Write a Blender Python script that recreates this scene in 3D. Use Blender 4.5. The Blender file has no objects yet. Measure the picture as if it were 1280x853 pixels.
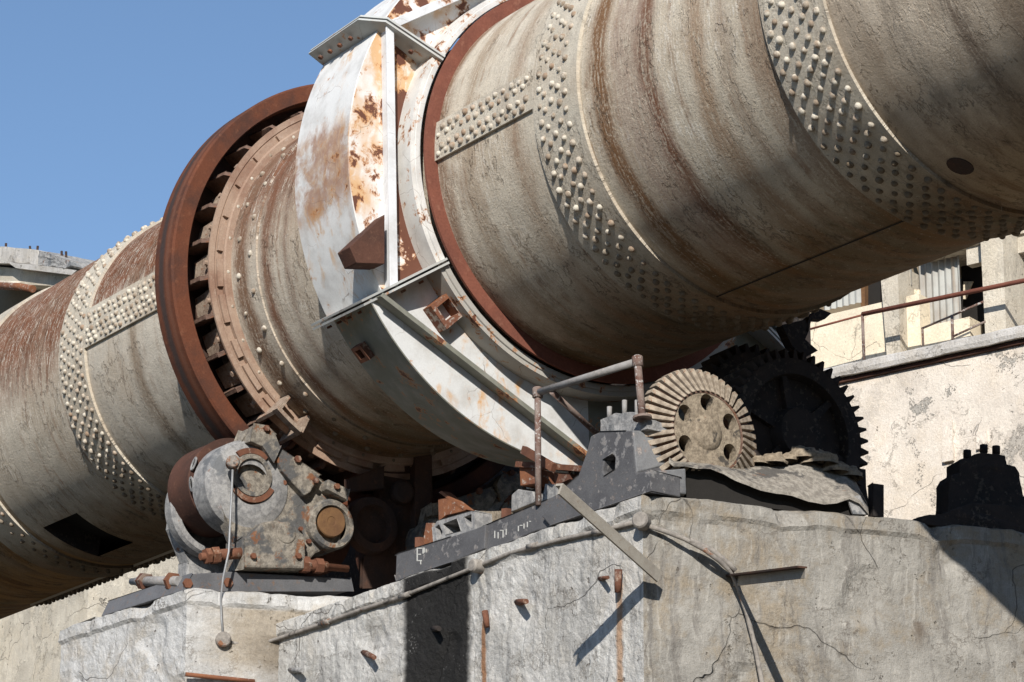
import bpy, bmesh, math, random
from mathutils import Vector, Matrix, noise as mnoise

random.seed(7)
R_ = math.radians
scene = bpy.context.scene
col = scene.collection

# ------------------------------------------------------------------ camera
CAM = Vector((21.0223, -14.2302, 2.953))
CX = Vector((0.536, 0.8442, 0.0055)).normalized()
CU = Vector((0.2662, -0.1752, 0.9479))
CU = (CU - CX * CU.dot(CX)).normalized()
CF = CU.cross(CX).normalized()
FPX = 3715.29
H = 13.0                 # height of the kiln axis above the ground
SL = -0.0401             # slope of the kiln
SH = 1.75                # shell radius
AX = Vector((math.cos(SL), 0, math.sin(SL)))
O = Vector((0, 0, H))
MK = Matrix.Translation(O) @ Matrix.Rotation(-SL, 4, 'Y')     # kiln frame -> world


def ray(x, y):
    return (CX * (x - 640) + CU * (426.5 - y) + CF * FPX).normalized()


class Plane:
    def __init__(s, n, p):
        s.n = Vector(n).normalized(); s.c = s.n.dot(Vector(p))

    def at(s, px, off=0.0):
        r = ray(*px)
        return CAM + r * ((s.c + off - s.n.dot(CAM)) / s.n.dot(r))

    def off(s, d):
        q = Plane(s.n, (0, 0, 0)); q.c = s.c + d; return q


def PX(c): return Plane((1, 0, 0), (c, 0, 0))
def PY(c): return Plane((0, 1, 0), (0, c, 0))
def PZ(c): return Plane((0, 0, 1), (0, 0, c))


def K(t, r, deg):
    a = R_(deg)
    return Vector((t, -math.cos(a) * r, math.sin(a) * r))


def KW(t, r, deg): return MK @ K(t, r, deg)


def proj(p):
    v = p - CAM
    d = v.dot(CF)
    return 640 + FPX * v.dot(CX) / d, 426.5 - FPX * v.dot(CU) / d


# ------------------------------------------------------------------ mesh kit
class MB:
    def __init__(s):
        s.bm = bmesh.new(); s.uv = s.bm.loops.layers.uv.new('UVMap')

    def face(s, vs, mi=0, uvs=None, smooth=False):
        try:
            f = s.bm.faces.new(vs)
        except ValueError:
            return None
        f.material_index = mi; f.smooth = smooth
        if uvs:
            for l, u in zip(f.loops, uvs): l[s.uv].uv = u
        return f

    def v(s, p): return s.bm.verts.new(p)

    def box(s, c, size, M=None, mi=0):
        hx, hy, hz = [q / 2 for q in size]
        P = []
        for dx, dy, dz in ((-1,-1,-1),(1,-1,-1),(1,1,-1),(-1,1,-1),(-1,-1,1),(1,-1,1),(1,1,1),(-1,1,1)):
            p = Vector((dx*hx, dy*hy, dz*hz))
            if M: p = M @ p
            P.append(s.v(p + Vector(c)))
        for q in ((0,3,2,1),(4,5,6,7),(0,1,5,4),(1,2,6,5),(2,3,7,6),(3,0,4,7)):
            s.face([P[i] for i in q], mi)
        return s

    def hexa(s, P, mi=0):
        """eight corners: four of one end, then four of the other"""
        V = [s.v(p) for p in P]
        for q in ((0,3,2,1),(4,5,6,7),(0,1,5,4),(1,2,6,5),(2,3,7,6),(3,0,4,7)):
            s.face([V[i] for i in q], mi)
        return s

    def prism(s, front, depth, holes=(), mi=0):
        depth = Vector(depth)
        loops = [list(front)] + [list(h) for h in holes]
        for side in (0, 1):
            edges = []
            for lp in loops:
                vs = [s.v(p + depth * side) for p in lp]
                edges += [s.bm.edges.new((vs[i], vs[(i + 1) % len(vs)])) for i in range(len(vs))]
            g = bmesh.ops.triangle_fill(s.bm, edges=edges, use_beauty=True)
            for f in g['geom']:
                if isinstance(f, bmesh.types.BMFace): f.material_index = mi
        for lp in loops:
            for i in range(len(lp)):
                a, b = lp[i], lp[(i + 1) % len(lp)]
                s.face([s.v(a), s.v(b), s.v(b + depth), s.v(a + depth)], mi)
        return s

    def lathe(s, prof, a0=-180, a1=180, n=96, M=None, rr=SH, mi=0, smooth=True, skip=None, closed=False, org=None):
        """revolve (t, r) about the X axis between two angles"""
        full = abs(a1 - a0 - 360) < 1e-6
        cols = n if full else n + 1
        pr = list(prof) + ([prof[0]] if closed else [])
        for k in range(len(pr) - 1):
            # every strip has vertices of its own so that the arrises stay crisp
            ring = []
            for (t, r) in (pr[k], pr[k + 1]):
                row = []
                for j in range(cols):
                    a = a0 + (a1 - a0) * j / n
                    p = K(t, r, a)
                    if M: p = M @ p
                    row.append(s.v(p))
                ring.append(row)
            for j in range(n):
                b0 = a0 + (a1 - a0) * j / n; b1 = a0 + (a1 - a0) * (j + 1) / n
                if skip and skip((pr[k][0] + pr[k + 1][0]) / 2, (b0 + b1) / 2): continue
                j2 = (j + 1) % cols
                uvs = [(pr[k][0], R_(b0) * rr), (pr[k + 1][0], R_(b0) * rr), (pr[k + 1][0], R_(b1) * rr), (pr[k][0], R_(b1) * rr)]
                s.face([ring[0][j], ring[1][j], ring[1][j2], ring[0][j2]], mi, uvs, smooth)
        if not full:
            for a in (a0, a1):
                if closed and len(prof) > 2:
                    vs = [s.v(M @ K(t, r, a) if M else K(t, r, a)) for t, r in prof]
                    s.face(vs, mi)
        return s

    def tube(s, pts, r, n=8, mi=0, caps=True):
        pts = [Vector(p) for p in pts]
        rs = r if isinstance(r, (list, tuple)) else [r] * len(pts)
        rings = []
        up = None
        for i, p in enumerate(pts):
            d = (pts[min(i + 1, len(pts) - 1)] - pts[max(i - 1, 0)]).normalized()
            if up is None:
                up = Vector((0, 0, 1)) if abs(d.z) < .9 else Vector((1, 0, 0))
            e = d.cross(up).normalized(); up = e.cross(d).normalized()
            rings.append([s.v(p + (e * math.cos(2*math.pi*k/n) + up * math.sin(2*math.pi*k/n)) * rs[i]) for k in range(n)])
        for a, b in zip(rings, rings[1:]):
            for k in range(n):
                s.face([a[k], a[(k+1) % n], b[(k+1) % n], b[k]], mi, smooth=n > 6)
        if caps:
            s.face(rings[0][::-1], mi); s.face(rings[-1], mi)
        return s

    def build(s, name, mat, parent=None, M=None, bevel=0, rough=0, sub=0):
        bmesh.ops.remove_doubles(s.bm, verts=s.bm.verts, dist=1e-5) if sub or rough else None
        if sub:
            for _ in range(sub):
                bmesh.ops.subdivide_edges(s.bm, edges=[e for e in s.bm.edges if e.calc_length() > rough * 1.5], cuts=1, use_grid_fill=True)
        bmesh.ops.recalc_face_normals(s.bm, faces=s.bm.faces)
        if rough:
            s.bm.normal_update()
            for v in s.bm.verts:
                v.co += v.normal * (mnoise.noise(v.co * 9) * .6 + mnoise.noise(v.co * 23) * .4) * rough
        me = bpy.data.meshes.new(name)
        s.bm.to_mesh(me); s.bm.free()
        for m in (mat if isinstance(mat, (list, tuple)) else [mat]): me.materials.append(m)
        o = bpy.data.objects.new(name, me); col.objects.link(o)
        if bevel:
            b = o.modifiers.new('bevel', 'BEVEL'); b.width = bevel; b.segments = 2; b.limit_method = 'ANGLE'; b.angle_limit = R_(40)
            w = o.modifiers.new('weld', 'WELD'); w.merge_threshold = 1e-4
            o.modifiers.move(1, 0)
        place(o, parent, M)
        return o


def place(o, parent=None, M=None):
    M = M or Matrix.Identity(4)
    if parent:
        o.parent = parent
        o.matrix_parent_inverse = world_of(parent).inverted()
    o.matrix_basis = M


def world_of(o):
    m = o.matrix_basis
    if o.parent: m = world_of(o.parent) @ o.matrix_parent_inverse @ m
    return m


def tag(o, label=None, cat=None, group=None, kind=None):
    if label: o['label'] = label
    if cat: o['category'] = cat
    if group: o['group'] = group
    if kind: o['kind'] = kind
    return o


def thing(name, loc, label, cat, group=None):
    o = bpy.data.objects.new(name, None); col.objects.link(o)
    o.empty_display_size = .3
    o.matrix_basis = Matrix.Translation(Vector(loc))
    return tag(o, label, cat, group)


def copy_part(src, parent, M, name=None):
    o = src.copy(); col.objects.link(o); place(o, parent, M)
    return o


def frame(x, z, org=(0, 0, 0)):
    """matrix with local X along x and local Z as near z as possible"""
    x = Vector(x).normalized(); z = Vector(z)
    y = z.cross(x).normalized(); z = x.cross(y)
    m = Matrix((x, y, z)).transposed().to_4x4(); m.translation = Vector(org)
    return m


def bar(mb, a, b, w, h, up=(0, 0, 1), mi=0):
    a, b = Vector(a), Vector(b); M = frame(b - a, up)
    L = (b - a).length
    mb.box((a + b) / 2, (L, w, h), M.to_3x3(), mi)


def hexnut(mb, p, d, r, h, n=6, mi=0):
    M = frame(d, (0, 0, 1) if abs(Vector(d).normalized().z) < .9 else (1, 0, 0), p)
    mb.lathe([(0, 0.001), (0, r), (h, r), (h, .001)], n=n, M=M, smooth=False, mi=mi)


def px(ox, oy, s, pts): return [(ox + x / s, oy + y / s) for x, y in pts]

# ------------------------------------------------------------------ materials
class NT:
    def __init__(s, name):
        s.m = bpy.data.materials.new(name); s.m.use_nodes = True
        s.t = s.m.node_tree; s.t.nodes.clear()
        s.o = s.t.nodes.new('ShaderNodeOutputMaterial')
        s.b = s.t.nodes.new('ShaderNodeBsdfPrincipled')
        s.t.links.new(s.b.outputs[0], s.o.inputs[0])
        s._tc = None

    def n(s, t): return s.t.nodes.new('ShaderNode' + t)

    def set(s, sock, v):
        if isinstance(v, bpy.types.NodeSocket): s.t.links.new(v, sock)
        elif isinstance(v, (tuple, list)) and len(v) == 3 and sock.type == 'RGBA': sock.default_value = (*v, 1)
        else: sock.default_value = v

    def co(s, kind='Object'):
        if not s._tc: s._tc = s.n('TexCoord')
        return s._tc.outputs[kind]

    def map(s, v, scale=(1, 1, 1), loc=(0, 0, 0), rot=(0, 0, 0)):
        q = s.n('Mapping'); s.set(q.inputs['Vector'], v)
        q.inputs['Scale'].default_value = scale; q.inputs['Location'].default_value = loc; q.inputs['Rotation'].default_value = rot
        return q.outputs[0]

    def noise(s, v, scale=1, detail=4, rough=.55, dist=0):
        q = s.n('TexNoise'); s.set(q.inputs['Vector'], v)
        q.inputs['Scale'].default_value = scale; q.inputs['Detail'].default_value = detail
        q.inputs['Roughness'].default_value = rough; q.inputs['Distortion'].default_value = dist
        return q.outputs[0]

    def vor(s, v, scale=1, feature='F1', rnd=1):
        q = s.n('TexVoronoi'); q.feature = feature; s.set(q.inputs['Vector'], v)
        q.inputs['Scale'].default_value = scale; q.inputs['Randomness'].default_value = rnd
        return q.outputs['Distance']

    def ss(s, f, a, b, inv=False):
        """smooth step of f from a to b"""
        q = s.n('MapRange'); q.interpolation_type = 'SMOOTHSTEP'
        s.set(q.inputs[0], f); q.inputs[1].default_value = a; q.inputs[2].default_value = b
        q.inputs[3].default_value = 1 if inv else 0; q.inputs[4].default_value = 0 if inv else 1
        return q.outputs[0]

    def math(s, op, a, b=0.0, clamp=False):
        q = s.n('Math'); q.operation = op; q.use_clamp = clamp
        s.set(q.inputs[0], a); s.set(q.inputs[1], b); return q.outputs[0]

    def mul(s, *a):
        r = a[0]
        for b in a[1:]: r = s.math('MULTIPLY', r, b)
        return r

    def add(s, a, b): return s.math('ADD', a, b)

    def mx(s, *a):
        r = a[0]
        for b in a[1:]: r = s.math('MAXIMUM', r, b)
        return r

    def mix(s, f, a, b):
        q = s.n('Mix'); q.data_type = 'RGBA'
        s.set(q.inputs[0], f); s.set(q.inputs[6], a); s.set(q.inputs[7], b); return q.outputs[2]

    def val(s, c, f, lo=.75, hi=1.25):
        """multiply the colour by a factor swinging between lo and hi"""
        q = s.n('Mix'); q.data_type = 'RGBA'; q.blend_type = 'MULTIPLY'; q.inputs[0].default_value = 1
        s.set(q.inputs[6], c)
        k = s.add(s.mul(f, hi - lo), lo)
        z = s.n('CombineColor')
        for i in range(3): s.set(z.inputs[i], k)
        s.set(q.inputs[7], z.outputs[0]); return q.outputs[2]

    def sep(s, v):
        q = s.n('SeparateXYZ'); s.set(q.inputs[0], v); return q.outputs

    def warp(s, v, amt, scale):
        q = s.n('TexNoise'); s.set(q.inputs['Vector'], v); q.inputs['Scale'].default_value = scale; q.inputs['Detail'].default_value = 3
        a = s.n('VectorMath'); a.operation = 'SUBTRACT'; s.set(a.inputs[0], q.outputs['Color']); a.inputs[1].default_value = (.5, .5, .5)
        b = s.n('VectorMath'); b.operation = 'SCALE'; s.set(b.inputs[0], a.outputs[0]); b.inputs['Scale'].default_value = amt
        c = s.n('VectorMath'); c.operation = 'ADD'; s.set(c.inputs[0], v); s.set(c.inputs[1], b.outputs[0])
        return c.outputs[0]

    def bump(s, h, strength=.4, dist=.02, nrm=None):
        q = s.n('Bump'); s.set(q.inputs['Height'], h); q.inputs['Strength'].default_value = strength; q.inputs['Distance'].default_value = dist
        if nrm: s.set(q.inputs['Normal'], nrm)
        return q.outputs[0]

    def out(s, c, rough=.85, nrm=None, metal=0, spec=.25):
        s.set(s.b.inputs['Base Color'], c); s.set(s.b.inputs['Roughness'], rough)
        s.b.inputs['Metallic'].default_value = metal
        s.b.inputs['Specular IOR Level'].default_value = spec
        if nrm: s.set(s.b.inputs['Normal'], nrm)
        return s.m


def shell_mat(name, base=(.62, .54, .425), light=(.78, .72, .62), bands=(), top=None, low=True, flake=.5, speck=1.0,
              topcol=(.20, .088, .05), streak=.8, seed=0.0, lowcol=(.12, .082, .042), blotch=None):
    """plates of the kiln: cement crust, rust runs that follow the turning shell, flaking"""
    m = NT(name)
    uv = m.map(m.co('UV'), loc=(seed, seed * .7, 0))
    raw = m.sep(m.co('UV')); t, v = raw[0], raw[1]
    w = m.warp(uv, .05, 6)
    st1 = m.noise(m.map(w, (9, .7, 1)), 1.0, 6, .66)             # runs round the shell
    st2 = m.noise(m.map(w, (42, 5.0, 1), rot=(0, 0, .06)), 1.0, 5, .68)
    big = m.noise(uv, .8, 5, .62)
    mid = m.noise(uv, 4.2, 7, .7)
    gran = m.noise(uv, 30, 6, .78)
    fine = m.noise(uv, 75, 4, .75)
    c = m.mix(m.ss(mid, .36, .66), base, tuple(q * .82 for q in base))
    c = m.mix(m.mul(m.ss(big, .46, .62), .35), c, (.40, .30, .20))
    c = m.mix(m.mul(m.ss(st1, .50, .68), m.ss(mid, .36, .6), streak), c, (.26, .155, .095))
    c = m.mix(m.mul(m.ss(m.add(m.mul(st2, .55), m.mul(gran, .45)), .50, .575), m.ss(m.noise(uv, 1.6, 5, .65), .40, .60), flake), c, light)
    wob = m.mul(m.add(m.noise(m.map(uv, (1, .55, 1), loc=(7, 2, 0)), 1.7, 5, .62), -.5), .35)
    tw = m.add(t, wob)
    ragged = m.ss(m.add(m.mul(st2, .45), m.add(m.mul(st1, .2), m.mul(gran, .35))), .42, .52)
    for (t0, t1, cc, s_) in bands:
        e = .06 + .10 * (t1 - t0)
        k = m.mul(m.ss(tw, t0 - e, t0 + e), m.ss(tw, t1 - e, t1 + e, True))
        k = m.mul(k, m.add(m.mul(ragged, .75), .25), s_)
        c = m.mix(k, c, cc)
    if top:                                                      # bare rust above an angle, flaked along the runs
        a0, a1, s_ = top
        vn = m.add(v, m.mul(m.add(m.add(m.mul(st1, .6), m.mul(st2, .4)), -.5), 1.5))
        k0 = m.ss(vn, R_(a0) * SH, R_(a1) * SH)
        c = m.mix(m.mul(k0, m.ss(m.add(m.mul(st2, .6), m.mul(gran, .4)), .60, .50), s_), c, m.mix(m.ss(mid, .4, .65), topcol, tuple(q * .7 for q in topcol)))
        c = m.mix(m.mul(k0, m.ss(m.noise(m.map(w, (50, 7, 1), loc=(1, 5, 0)), 1, 4, .7), .625, .675), .8), c, light)
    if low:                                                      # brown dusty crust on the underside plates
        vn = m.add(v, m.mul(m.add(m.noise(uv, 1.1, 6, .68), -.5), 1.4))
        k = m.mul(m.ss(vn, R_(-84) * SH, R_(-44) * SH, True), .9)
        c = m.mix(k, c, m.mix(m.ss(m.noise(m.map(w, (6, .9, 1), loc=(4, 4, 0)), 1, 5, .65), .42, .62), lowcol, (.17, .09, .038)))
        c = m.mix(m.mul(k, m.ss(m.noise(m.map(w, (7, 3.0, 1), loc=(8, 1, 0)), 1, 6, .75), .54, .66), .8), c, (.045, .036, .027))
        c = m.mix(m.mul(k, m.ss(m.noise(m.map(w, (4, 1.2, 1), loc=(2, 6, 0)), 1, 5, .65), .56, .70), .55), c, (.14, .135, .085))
    if blotch:
        c = m.mix(m.mul(m.ss(m.noise(m.map(w, (1.7, .45, 1), rot=(0, 0, .12)), 1, 4, .55), .42, .64), blotch[1]), c, blotch[0])
    c = m.mix(m.mul(m.ss(gran, .56, .66), .6 * speck), c, (.10, .075, .055))
    c = m.mix(m.mul(m.ss(gran, .40, .32), .5 * speck), c, light)
    lay = m.noise(m.map(w, (1.5, .8, 1), loc=(6, 3, 0)), 1, 8, .68)  # crust that has come away in sheets
    c = m.mix(m.mul(m.ss(lay, .53, .54), .16), c, (.30, .235, .17))
    c = m.mix(m.mul(m.ss(lay, .518, .529), m.ss(lay, .531, .540, True), m.ss(big, .46, .56), .55), c, (.10, .075, .055))
    c = m.val(c, fine, .5, 1.5)
    h = m.add(m.mul(m.ss(lay, .52, .54, True), .5), m.add(m.add(m.mul(gran, .7), m.mul(st2, .25)), m.mul(mid, .4)))
    return m.out(c, .95, m.bump(h, .75, .022), spec=.06)


def paint_mat(name, paint=(.70, .69, .665), k_or=.5, k_rust=.5, grime=.35, seed=0., scale=1.0, inner=0, stainz=None):
    """old white paint: orange stains, then flakes down to brown rust"""
    m = NT(name)
    p0 = m.co(); p = m.map(p0, loc=(seed, seed * 1.3, seed * .4))
    pw = m.warp(p, .16, 5)
    big = m.noise(p, 1.3 * scale, 4, .6)
    a = m.noise(pw, 3.2 * scale, 7, .68)
    b = m.noise(pw, 8 * scale, 6, .7)
    fine = m.noise(p, 60, 3, .6)
    mix = m.add(m.mul(a, .62), m.mul(b, .38))
    if inner:                                                    # the strip between bar and collar has lost most of its paint
        q = m.sep(p0); ch = m.add(m.mul(q[1], -.998), m.mul(q[2], -.061))
        mix = m.add(mix, m.mul(m.mul(m.ss(ch, 2.09, 2.07), m.ss(q[2], .95, .2)), inner))
    st = m.noise(m.map(pw, (9, 9, 1.4)), 1, 4, .6)
    c = m.mix(m.mul(m.ss(m.noise(p, 4, 5, .6), .4, .7), grime), paint, (.40, .38, .35))
    c = m.mix(m.mul(m.ss(m.add(m.mul(mix, .6), m.mul(st, .4)), .60 - .14 * k_or, .70 - .12 * k_or), m.ss(big, .40, .60), .9), c, (.58, .34, .15))
    if stainz:                                                   # one brushed-on rust stain at its own height
        zz = m.add(m.sep(p0)[2], m.mul(m.add(st, -.5), .45))
        c = m.mix(m.mul(m.ss(zz, stainz[0] - .25, stainz[0] + .25), m.ss(zz, stainz[1] - .08, stainz[1] + .10, True), m.ss(a, .36, .56), .85), c, m.mix(m.ss(b, .4, .6), (.30, .15, .085), (.42, .27, .17)))
    c = m.mix(m.mul(m.ss(mix, .635 - .16 * k_rust, .65 - .16 * k_rust), 1.0), c, (.125, .048, .028))
    edge = m.mul(m.ss(mix, .60 - .16 * k_rust, .64 - .16 * k_rust), m.ss(mix, .635 - .16 * k_rust, .66 - .16 * k_rust, True), .8)
    c = m.mix(edge, c, (.45, .20, .07))
    crack = m.ss(m.vor(m.warp(p, .3, 3), 2.2, 'DISTANCE_TO_EDGE'), .002, .006, True)
    c = m.mix(m.mul(crack, m.ss(m.noise(p, 1.7, 2), .5, .6), .6), c, (.13, .08, .05))
    c = m.val(c, fine, .88, 1.12)
    dent = m.noise(p, 2.6, 3, .5)
    h = m.add(m.mul(dent, 2.2), m.mul(m.ss(mix, .62 - .16 * k_rust, .66 - .16 * k_rust, True), .6))
    h = m.add(h, m.mul(b, .25))
    return m.out(c, m.add(m.mul(a, .3), .5), m.bump(h, .35, .012), spec=.35)


def rust_mat(name, a=(.135, .055, .035), b=(.06, .038, .032), c3=(.27, .13, .08), scale=1.0, rough=.8, ring=None, streak=(1, 1, 1), spots=None):
    m = NT(name)
    p = m.co()
    pm = m.map(p, streak)
    n1 = m.noise(pm, 2.2 * scale, 6, .65); n2 = m.noise(pm, 11 * scale, 5, .65); n3 = m.noise(p, 55 * scale, 3, .6)
    c = m.mix(m.ss(n1, .38, .66), a, b)
    c = m.mix(m.mul(m.ss(n2, .55, .72), .6), c, c3)
    if ring:
        u = m.sep(m.co('UV'))[0]
        uw = m.add(u, m.mul(m.add(n1, -.5), .08))
        for (t0, t1, cc, s_) in ring:
            c = m.mix(m.mul(m.ss(uw, t0 - .03, t0 + .03), m.ss(uw, t1 - .03, t1 + .03, True), s_), c, cc)
    if spots:
        c = m.mix(m.mul(m.ss(m.add(m.mul(n1, .4), m.mul(n2, .6)), .545, .60), spots[1]), c, spots[0])
    c = m.val(c, n3, .72, 1.28)
    return m.out(c, rough, m.bump(m.add(m.mul(n2, .6), m.mul(n3, .4)), .5, .012), spec=.10)


def crust_mat(name, a=(.30, .27, .225), b=(.17, .15, .125), rust=(.22, .095, .045), kr=.5, dark=(.07, .065, .06), kd=.4, scale=1.0, bumpd=.03):
    """cast iron under cement dust and grease"""
    m = NT(name)
    p = m.warp(m.co(), .1, 6)
    n1 = m.noise(p, 3 * scale, 6, .65); n2 = m.noise(m.map(p, loc=(5, 3, 1)), 4.5 * scale, 6, .7); n3 = m.noise(m.co(), 14 * scale, 8, .75); n4 = m.noise(m.co(), 90, 3, .7)
    c = m.mix(m.ss(n3, .38, .62), a, b)
    c = m.mix(m.mul(m.ss(n1, .60 - .12 * kd, .66 - .10 * kd), .9), c, dark)
    c = m.mix(m.mul(m.ss(n2, .64 - .14 * kr, .70 - .12 * kr), .9), c, rust)
    c = m.val(c, n4, .75, 1.25)
    return m.out(c, .92, m.bump(m.add(n3, m.mul(n4, .3)), .7, bumpd), spec=.08)


def concrete_mat(name, a=(.46, .45, .43), b=(.33, .31, .28), warm=(.40, .34, .25), streak=.6, warmk=.5, tar=None, spall=.5, dark=(.20, .19, .175), seed=0., crackk=.45, hd=.03, layk=.4, mapr=(0, 0, 0), stains=(), spcol=((.34, .28, .2), (.21, .185, .15))):
    m = NT(name)
    raw = m.co()
    p = m.map(raw, loc=(seed, seed, seed * .5))
    pw = m.warp(p, .22, 2.2)
    big = m.noise(p, .9, 5, .6); mid = m.noise(pw, 3.5, 7, .68); fine = m.noise(p, 38, 5, .72); grain = m.noise(p, 130, 2, .6)
    sv = m.map(pw, (9, 9, .55))
    st = m.noise(sv, 1, 5, .65); st2 = m.noise(m.map(pw, (24, 24, .7)), 1, 5, .65)
    c = m.mix(m.ss(m.add(m.mul(mid, .6), m.mul(fine, .4)), .40, .62), a, b)
    c = m.mix(m.mul(m.ss(m.add(m.mul(big, .45), m.mul(mid, .55)), .46, .60), warmk), c, warm)
    c = m.mix(m.mul(m.ss(st, .50, .68), streak), c, dark)
    c = m.mix(m.mul(m.ss(st2, .55, .68), min(streak, .6) * .7), c, tuple(min(.75, q * 1.45) for q in a))
    sp = m.ss(m.add(m.mul(m.noise(pw, 1.6, 7, .7), .7), m.mul(fine, .3)), .66 - .14 * spall, .675 - .14 * spall)
    c = m.mix(m.mul(sp, .75), c, m.mix(m.ss(fine, .4, .6), spcol[0], spcol[1]))
    d = m.vor(m.warp(p, .55, 1.7), .75, 'DISTANCE_TO_EDGE')
    crack = m.mul(m.ss(d, .0012, .0042, True), m.ss(m.noise(p, 1.1, 2), .46, .56))
    lay = m.noise(pw, 1.15, 8, .66)                              # thin render coats that end in ragged edges
    c = m.mix(m.mul(m.ss(lay, .520, .526), m.ss(m.noise(p, .7, 2), .4, .55), layk), c, tuple(q * .74 for q in b))
    edge = m.mul(m.ss(lay, .508, .519), m.ss(lay, .522, .532, True), m.ss(m.noise(m.map(p, loc=(9, 1, 4)), 2.2, 3), .48, .56))
    c = m.mix(m.mul(edge, .5), c, (.085, .07, .055))
    c = m.mix(m.mul(crack, crackk), c, (.06, .05, .045))
    chips = m.ss(m.noise(m.map(p, loc=(3, 1, 2)), 9, 3, .6), .70, .73)
    c = m.mix(m.mul(chips, .7), c, (.13, .11, .09))
    xyz = m.sep(raw)
    for (axis, v0, v1, z0, z1, cc, s_, soft) in stains:          # runs with a place of their own
        q = m.add(xyz[axis], m.mul(m.add(m.noise(m.map(p, (1, 1, 2.5)), 5, 5, .65), -.5), soft * 1.6))
        k = m.mul(m.ss(q, v0 - soft, v0 + soft), m.ss(q, v1 - soft, v1 + soft, True), m.ss(xyz[2], z0 - .1, z0 + .1), m.ss(xyz[2], z1 - .02, z1 + .02, True))
        k = m.mul(k, m.ss(m.add(m.mul(fine, .5), m.mul(mid, .5)), .28, .42), s_)
        c = m.mix(k, c, cc)
    c = m.val(c, grain, .68, 1.32)
    c = m.val(c, fine, .55, 1.45)
    c = m.val(c, m.noise(pw, 1.5, 6, .7), .72, 1.28)
    h = m.add(m.add(m.mul(fine, .35), m.mul(mid, .4)), m.add(m.mul(sp, -.7), m.add(m.mul(crack, -.8), m.add(m.mul(chips, -.4), m.mul(st2, .15)))))
    return m.out(c, .95, m.bump(h, 1.0, hd * 1.3), spec=.06)


def plain(name, c, rough=.8, metal=0, var=.25, scale=12):
    m = NT(name); p = m.co()
    n1 = m.noise(p, scale, 5, .65); n2 = m.noise(p, scale * 6, 3)
    cc = m.val(m.val(c, n1, 1 - var, 1 + var), n2, 1 - var * .6, 1 + var * .6)
    return m.out(cc, rough, m.bump(n2, .3, .006), metal)


MAT = {}
BR = (.19, .095, .058); OC = (.25, .145, .06); DK = (.10, .075, .05)
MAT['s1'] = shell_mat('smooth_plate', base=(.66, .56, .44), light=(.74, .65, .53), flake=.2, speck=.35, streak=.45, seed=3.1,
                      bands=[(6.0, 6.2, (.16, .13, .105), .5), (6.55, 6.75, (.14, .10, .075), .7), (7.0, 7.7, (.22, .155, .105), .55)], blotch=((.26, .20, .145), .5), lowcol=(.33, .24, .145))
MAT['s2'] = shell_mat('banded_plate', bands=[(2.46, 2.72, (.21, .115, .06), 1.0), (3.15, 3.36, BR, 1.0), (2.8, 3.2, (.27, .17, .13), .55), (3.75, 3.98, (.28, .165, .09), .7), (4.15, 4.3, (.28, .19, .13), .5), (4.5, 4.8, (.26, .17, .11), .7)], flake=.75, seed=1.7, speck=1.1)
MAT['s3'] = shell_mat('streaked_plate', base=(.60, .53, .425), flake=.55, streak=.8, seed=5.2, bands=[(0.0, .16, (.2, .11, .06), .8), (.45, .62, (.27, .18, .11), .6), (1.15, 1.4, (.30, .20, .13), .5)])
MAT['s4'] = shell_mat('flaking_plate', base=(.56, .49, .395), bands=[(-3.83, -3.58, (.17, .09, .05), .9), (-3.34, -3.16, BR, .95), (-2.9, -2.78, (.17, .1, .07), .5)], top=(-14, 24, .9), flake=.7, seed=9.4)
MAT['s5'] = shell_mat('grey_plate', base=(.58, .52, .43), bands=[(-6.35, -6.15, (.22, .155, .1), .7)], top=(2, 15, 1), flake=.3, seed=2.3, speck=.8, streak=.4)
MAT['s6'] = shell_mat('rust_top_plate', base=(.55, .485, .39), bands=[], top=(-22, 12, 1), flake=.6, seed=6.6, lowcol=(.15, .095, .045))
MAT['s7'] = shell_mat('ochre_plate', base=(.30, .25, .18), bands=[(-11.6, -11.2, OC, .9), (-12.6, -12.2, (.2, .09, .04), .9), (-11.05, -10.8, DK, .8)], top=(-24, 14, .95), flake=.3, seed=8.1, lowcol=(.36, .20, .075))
MAT['strap'] = shell_mat('strap_plate', base=(.60, .54, .44), flake=.4, streak=.3, seed=4.4, speck=1.0)
def rivet_mat():
    m = NT('crusted_rivet'); g = m.n('NewGeometry').outputs['Position']; q = m.sep(g)
    n1 = m.noise(g, 3, 5, .65); n2 = m.noise(g, 40, 4, .7)
    zz = m.add(m.add(q[2], m.mul(q[0], .04)), m.mul(m.add(n1, -.5), .9))
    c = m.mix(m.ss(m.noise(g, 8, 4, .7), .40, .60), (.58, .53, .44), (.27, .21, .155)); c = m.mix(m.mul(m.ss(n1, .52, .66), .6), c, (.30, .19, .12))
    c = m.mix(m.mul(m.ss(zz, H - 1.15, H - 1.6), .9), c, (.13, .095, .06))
    return m.out(m.val(c, n2, .6, 1.35), .9)


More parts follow.
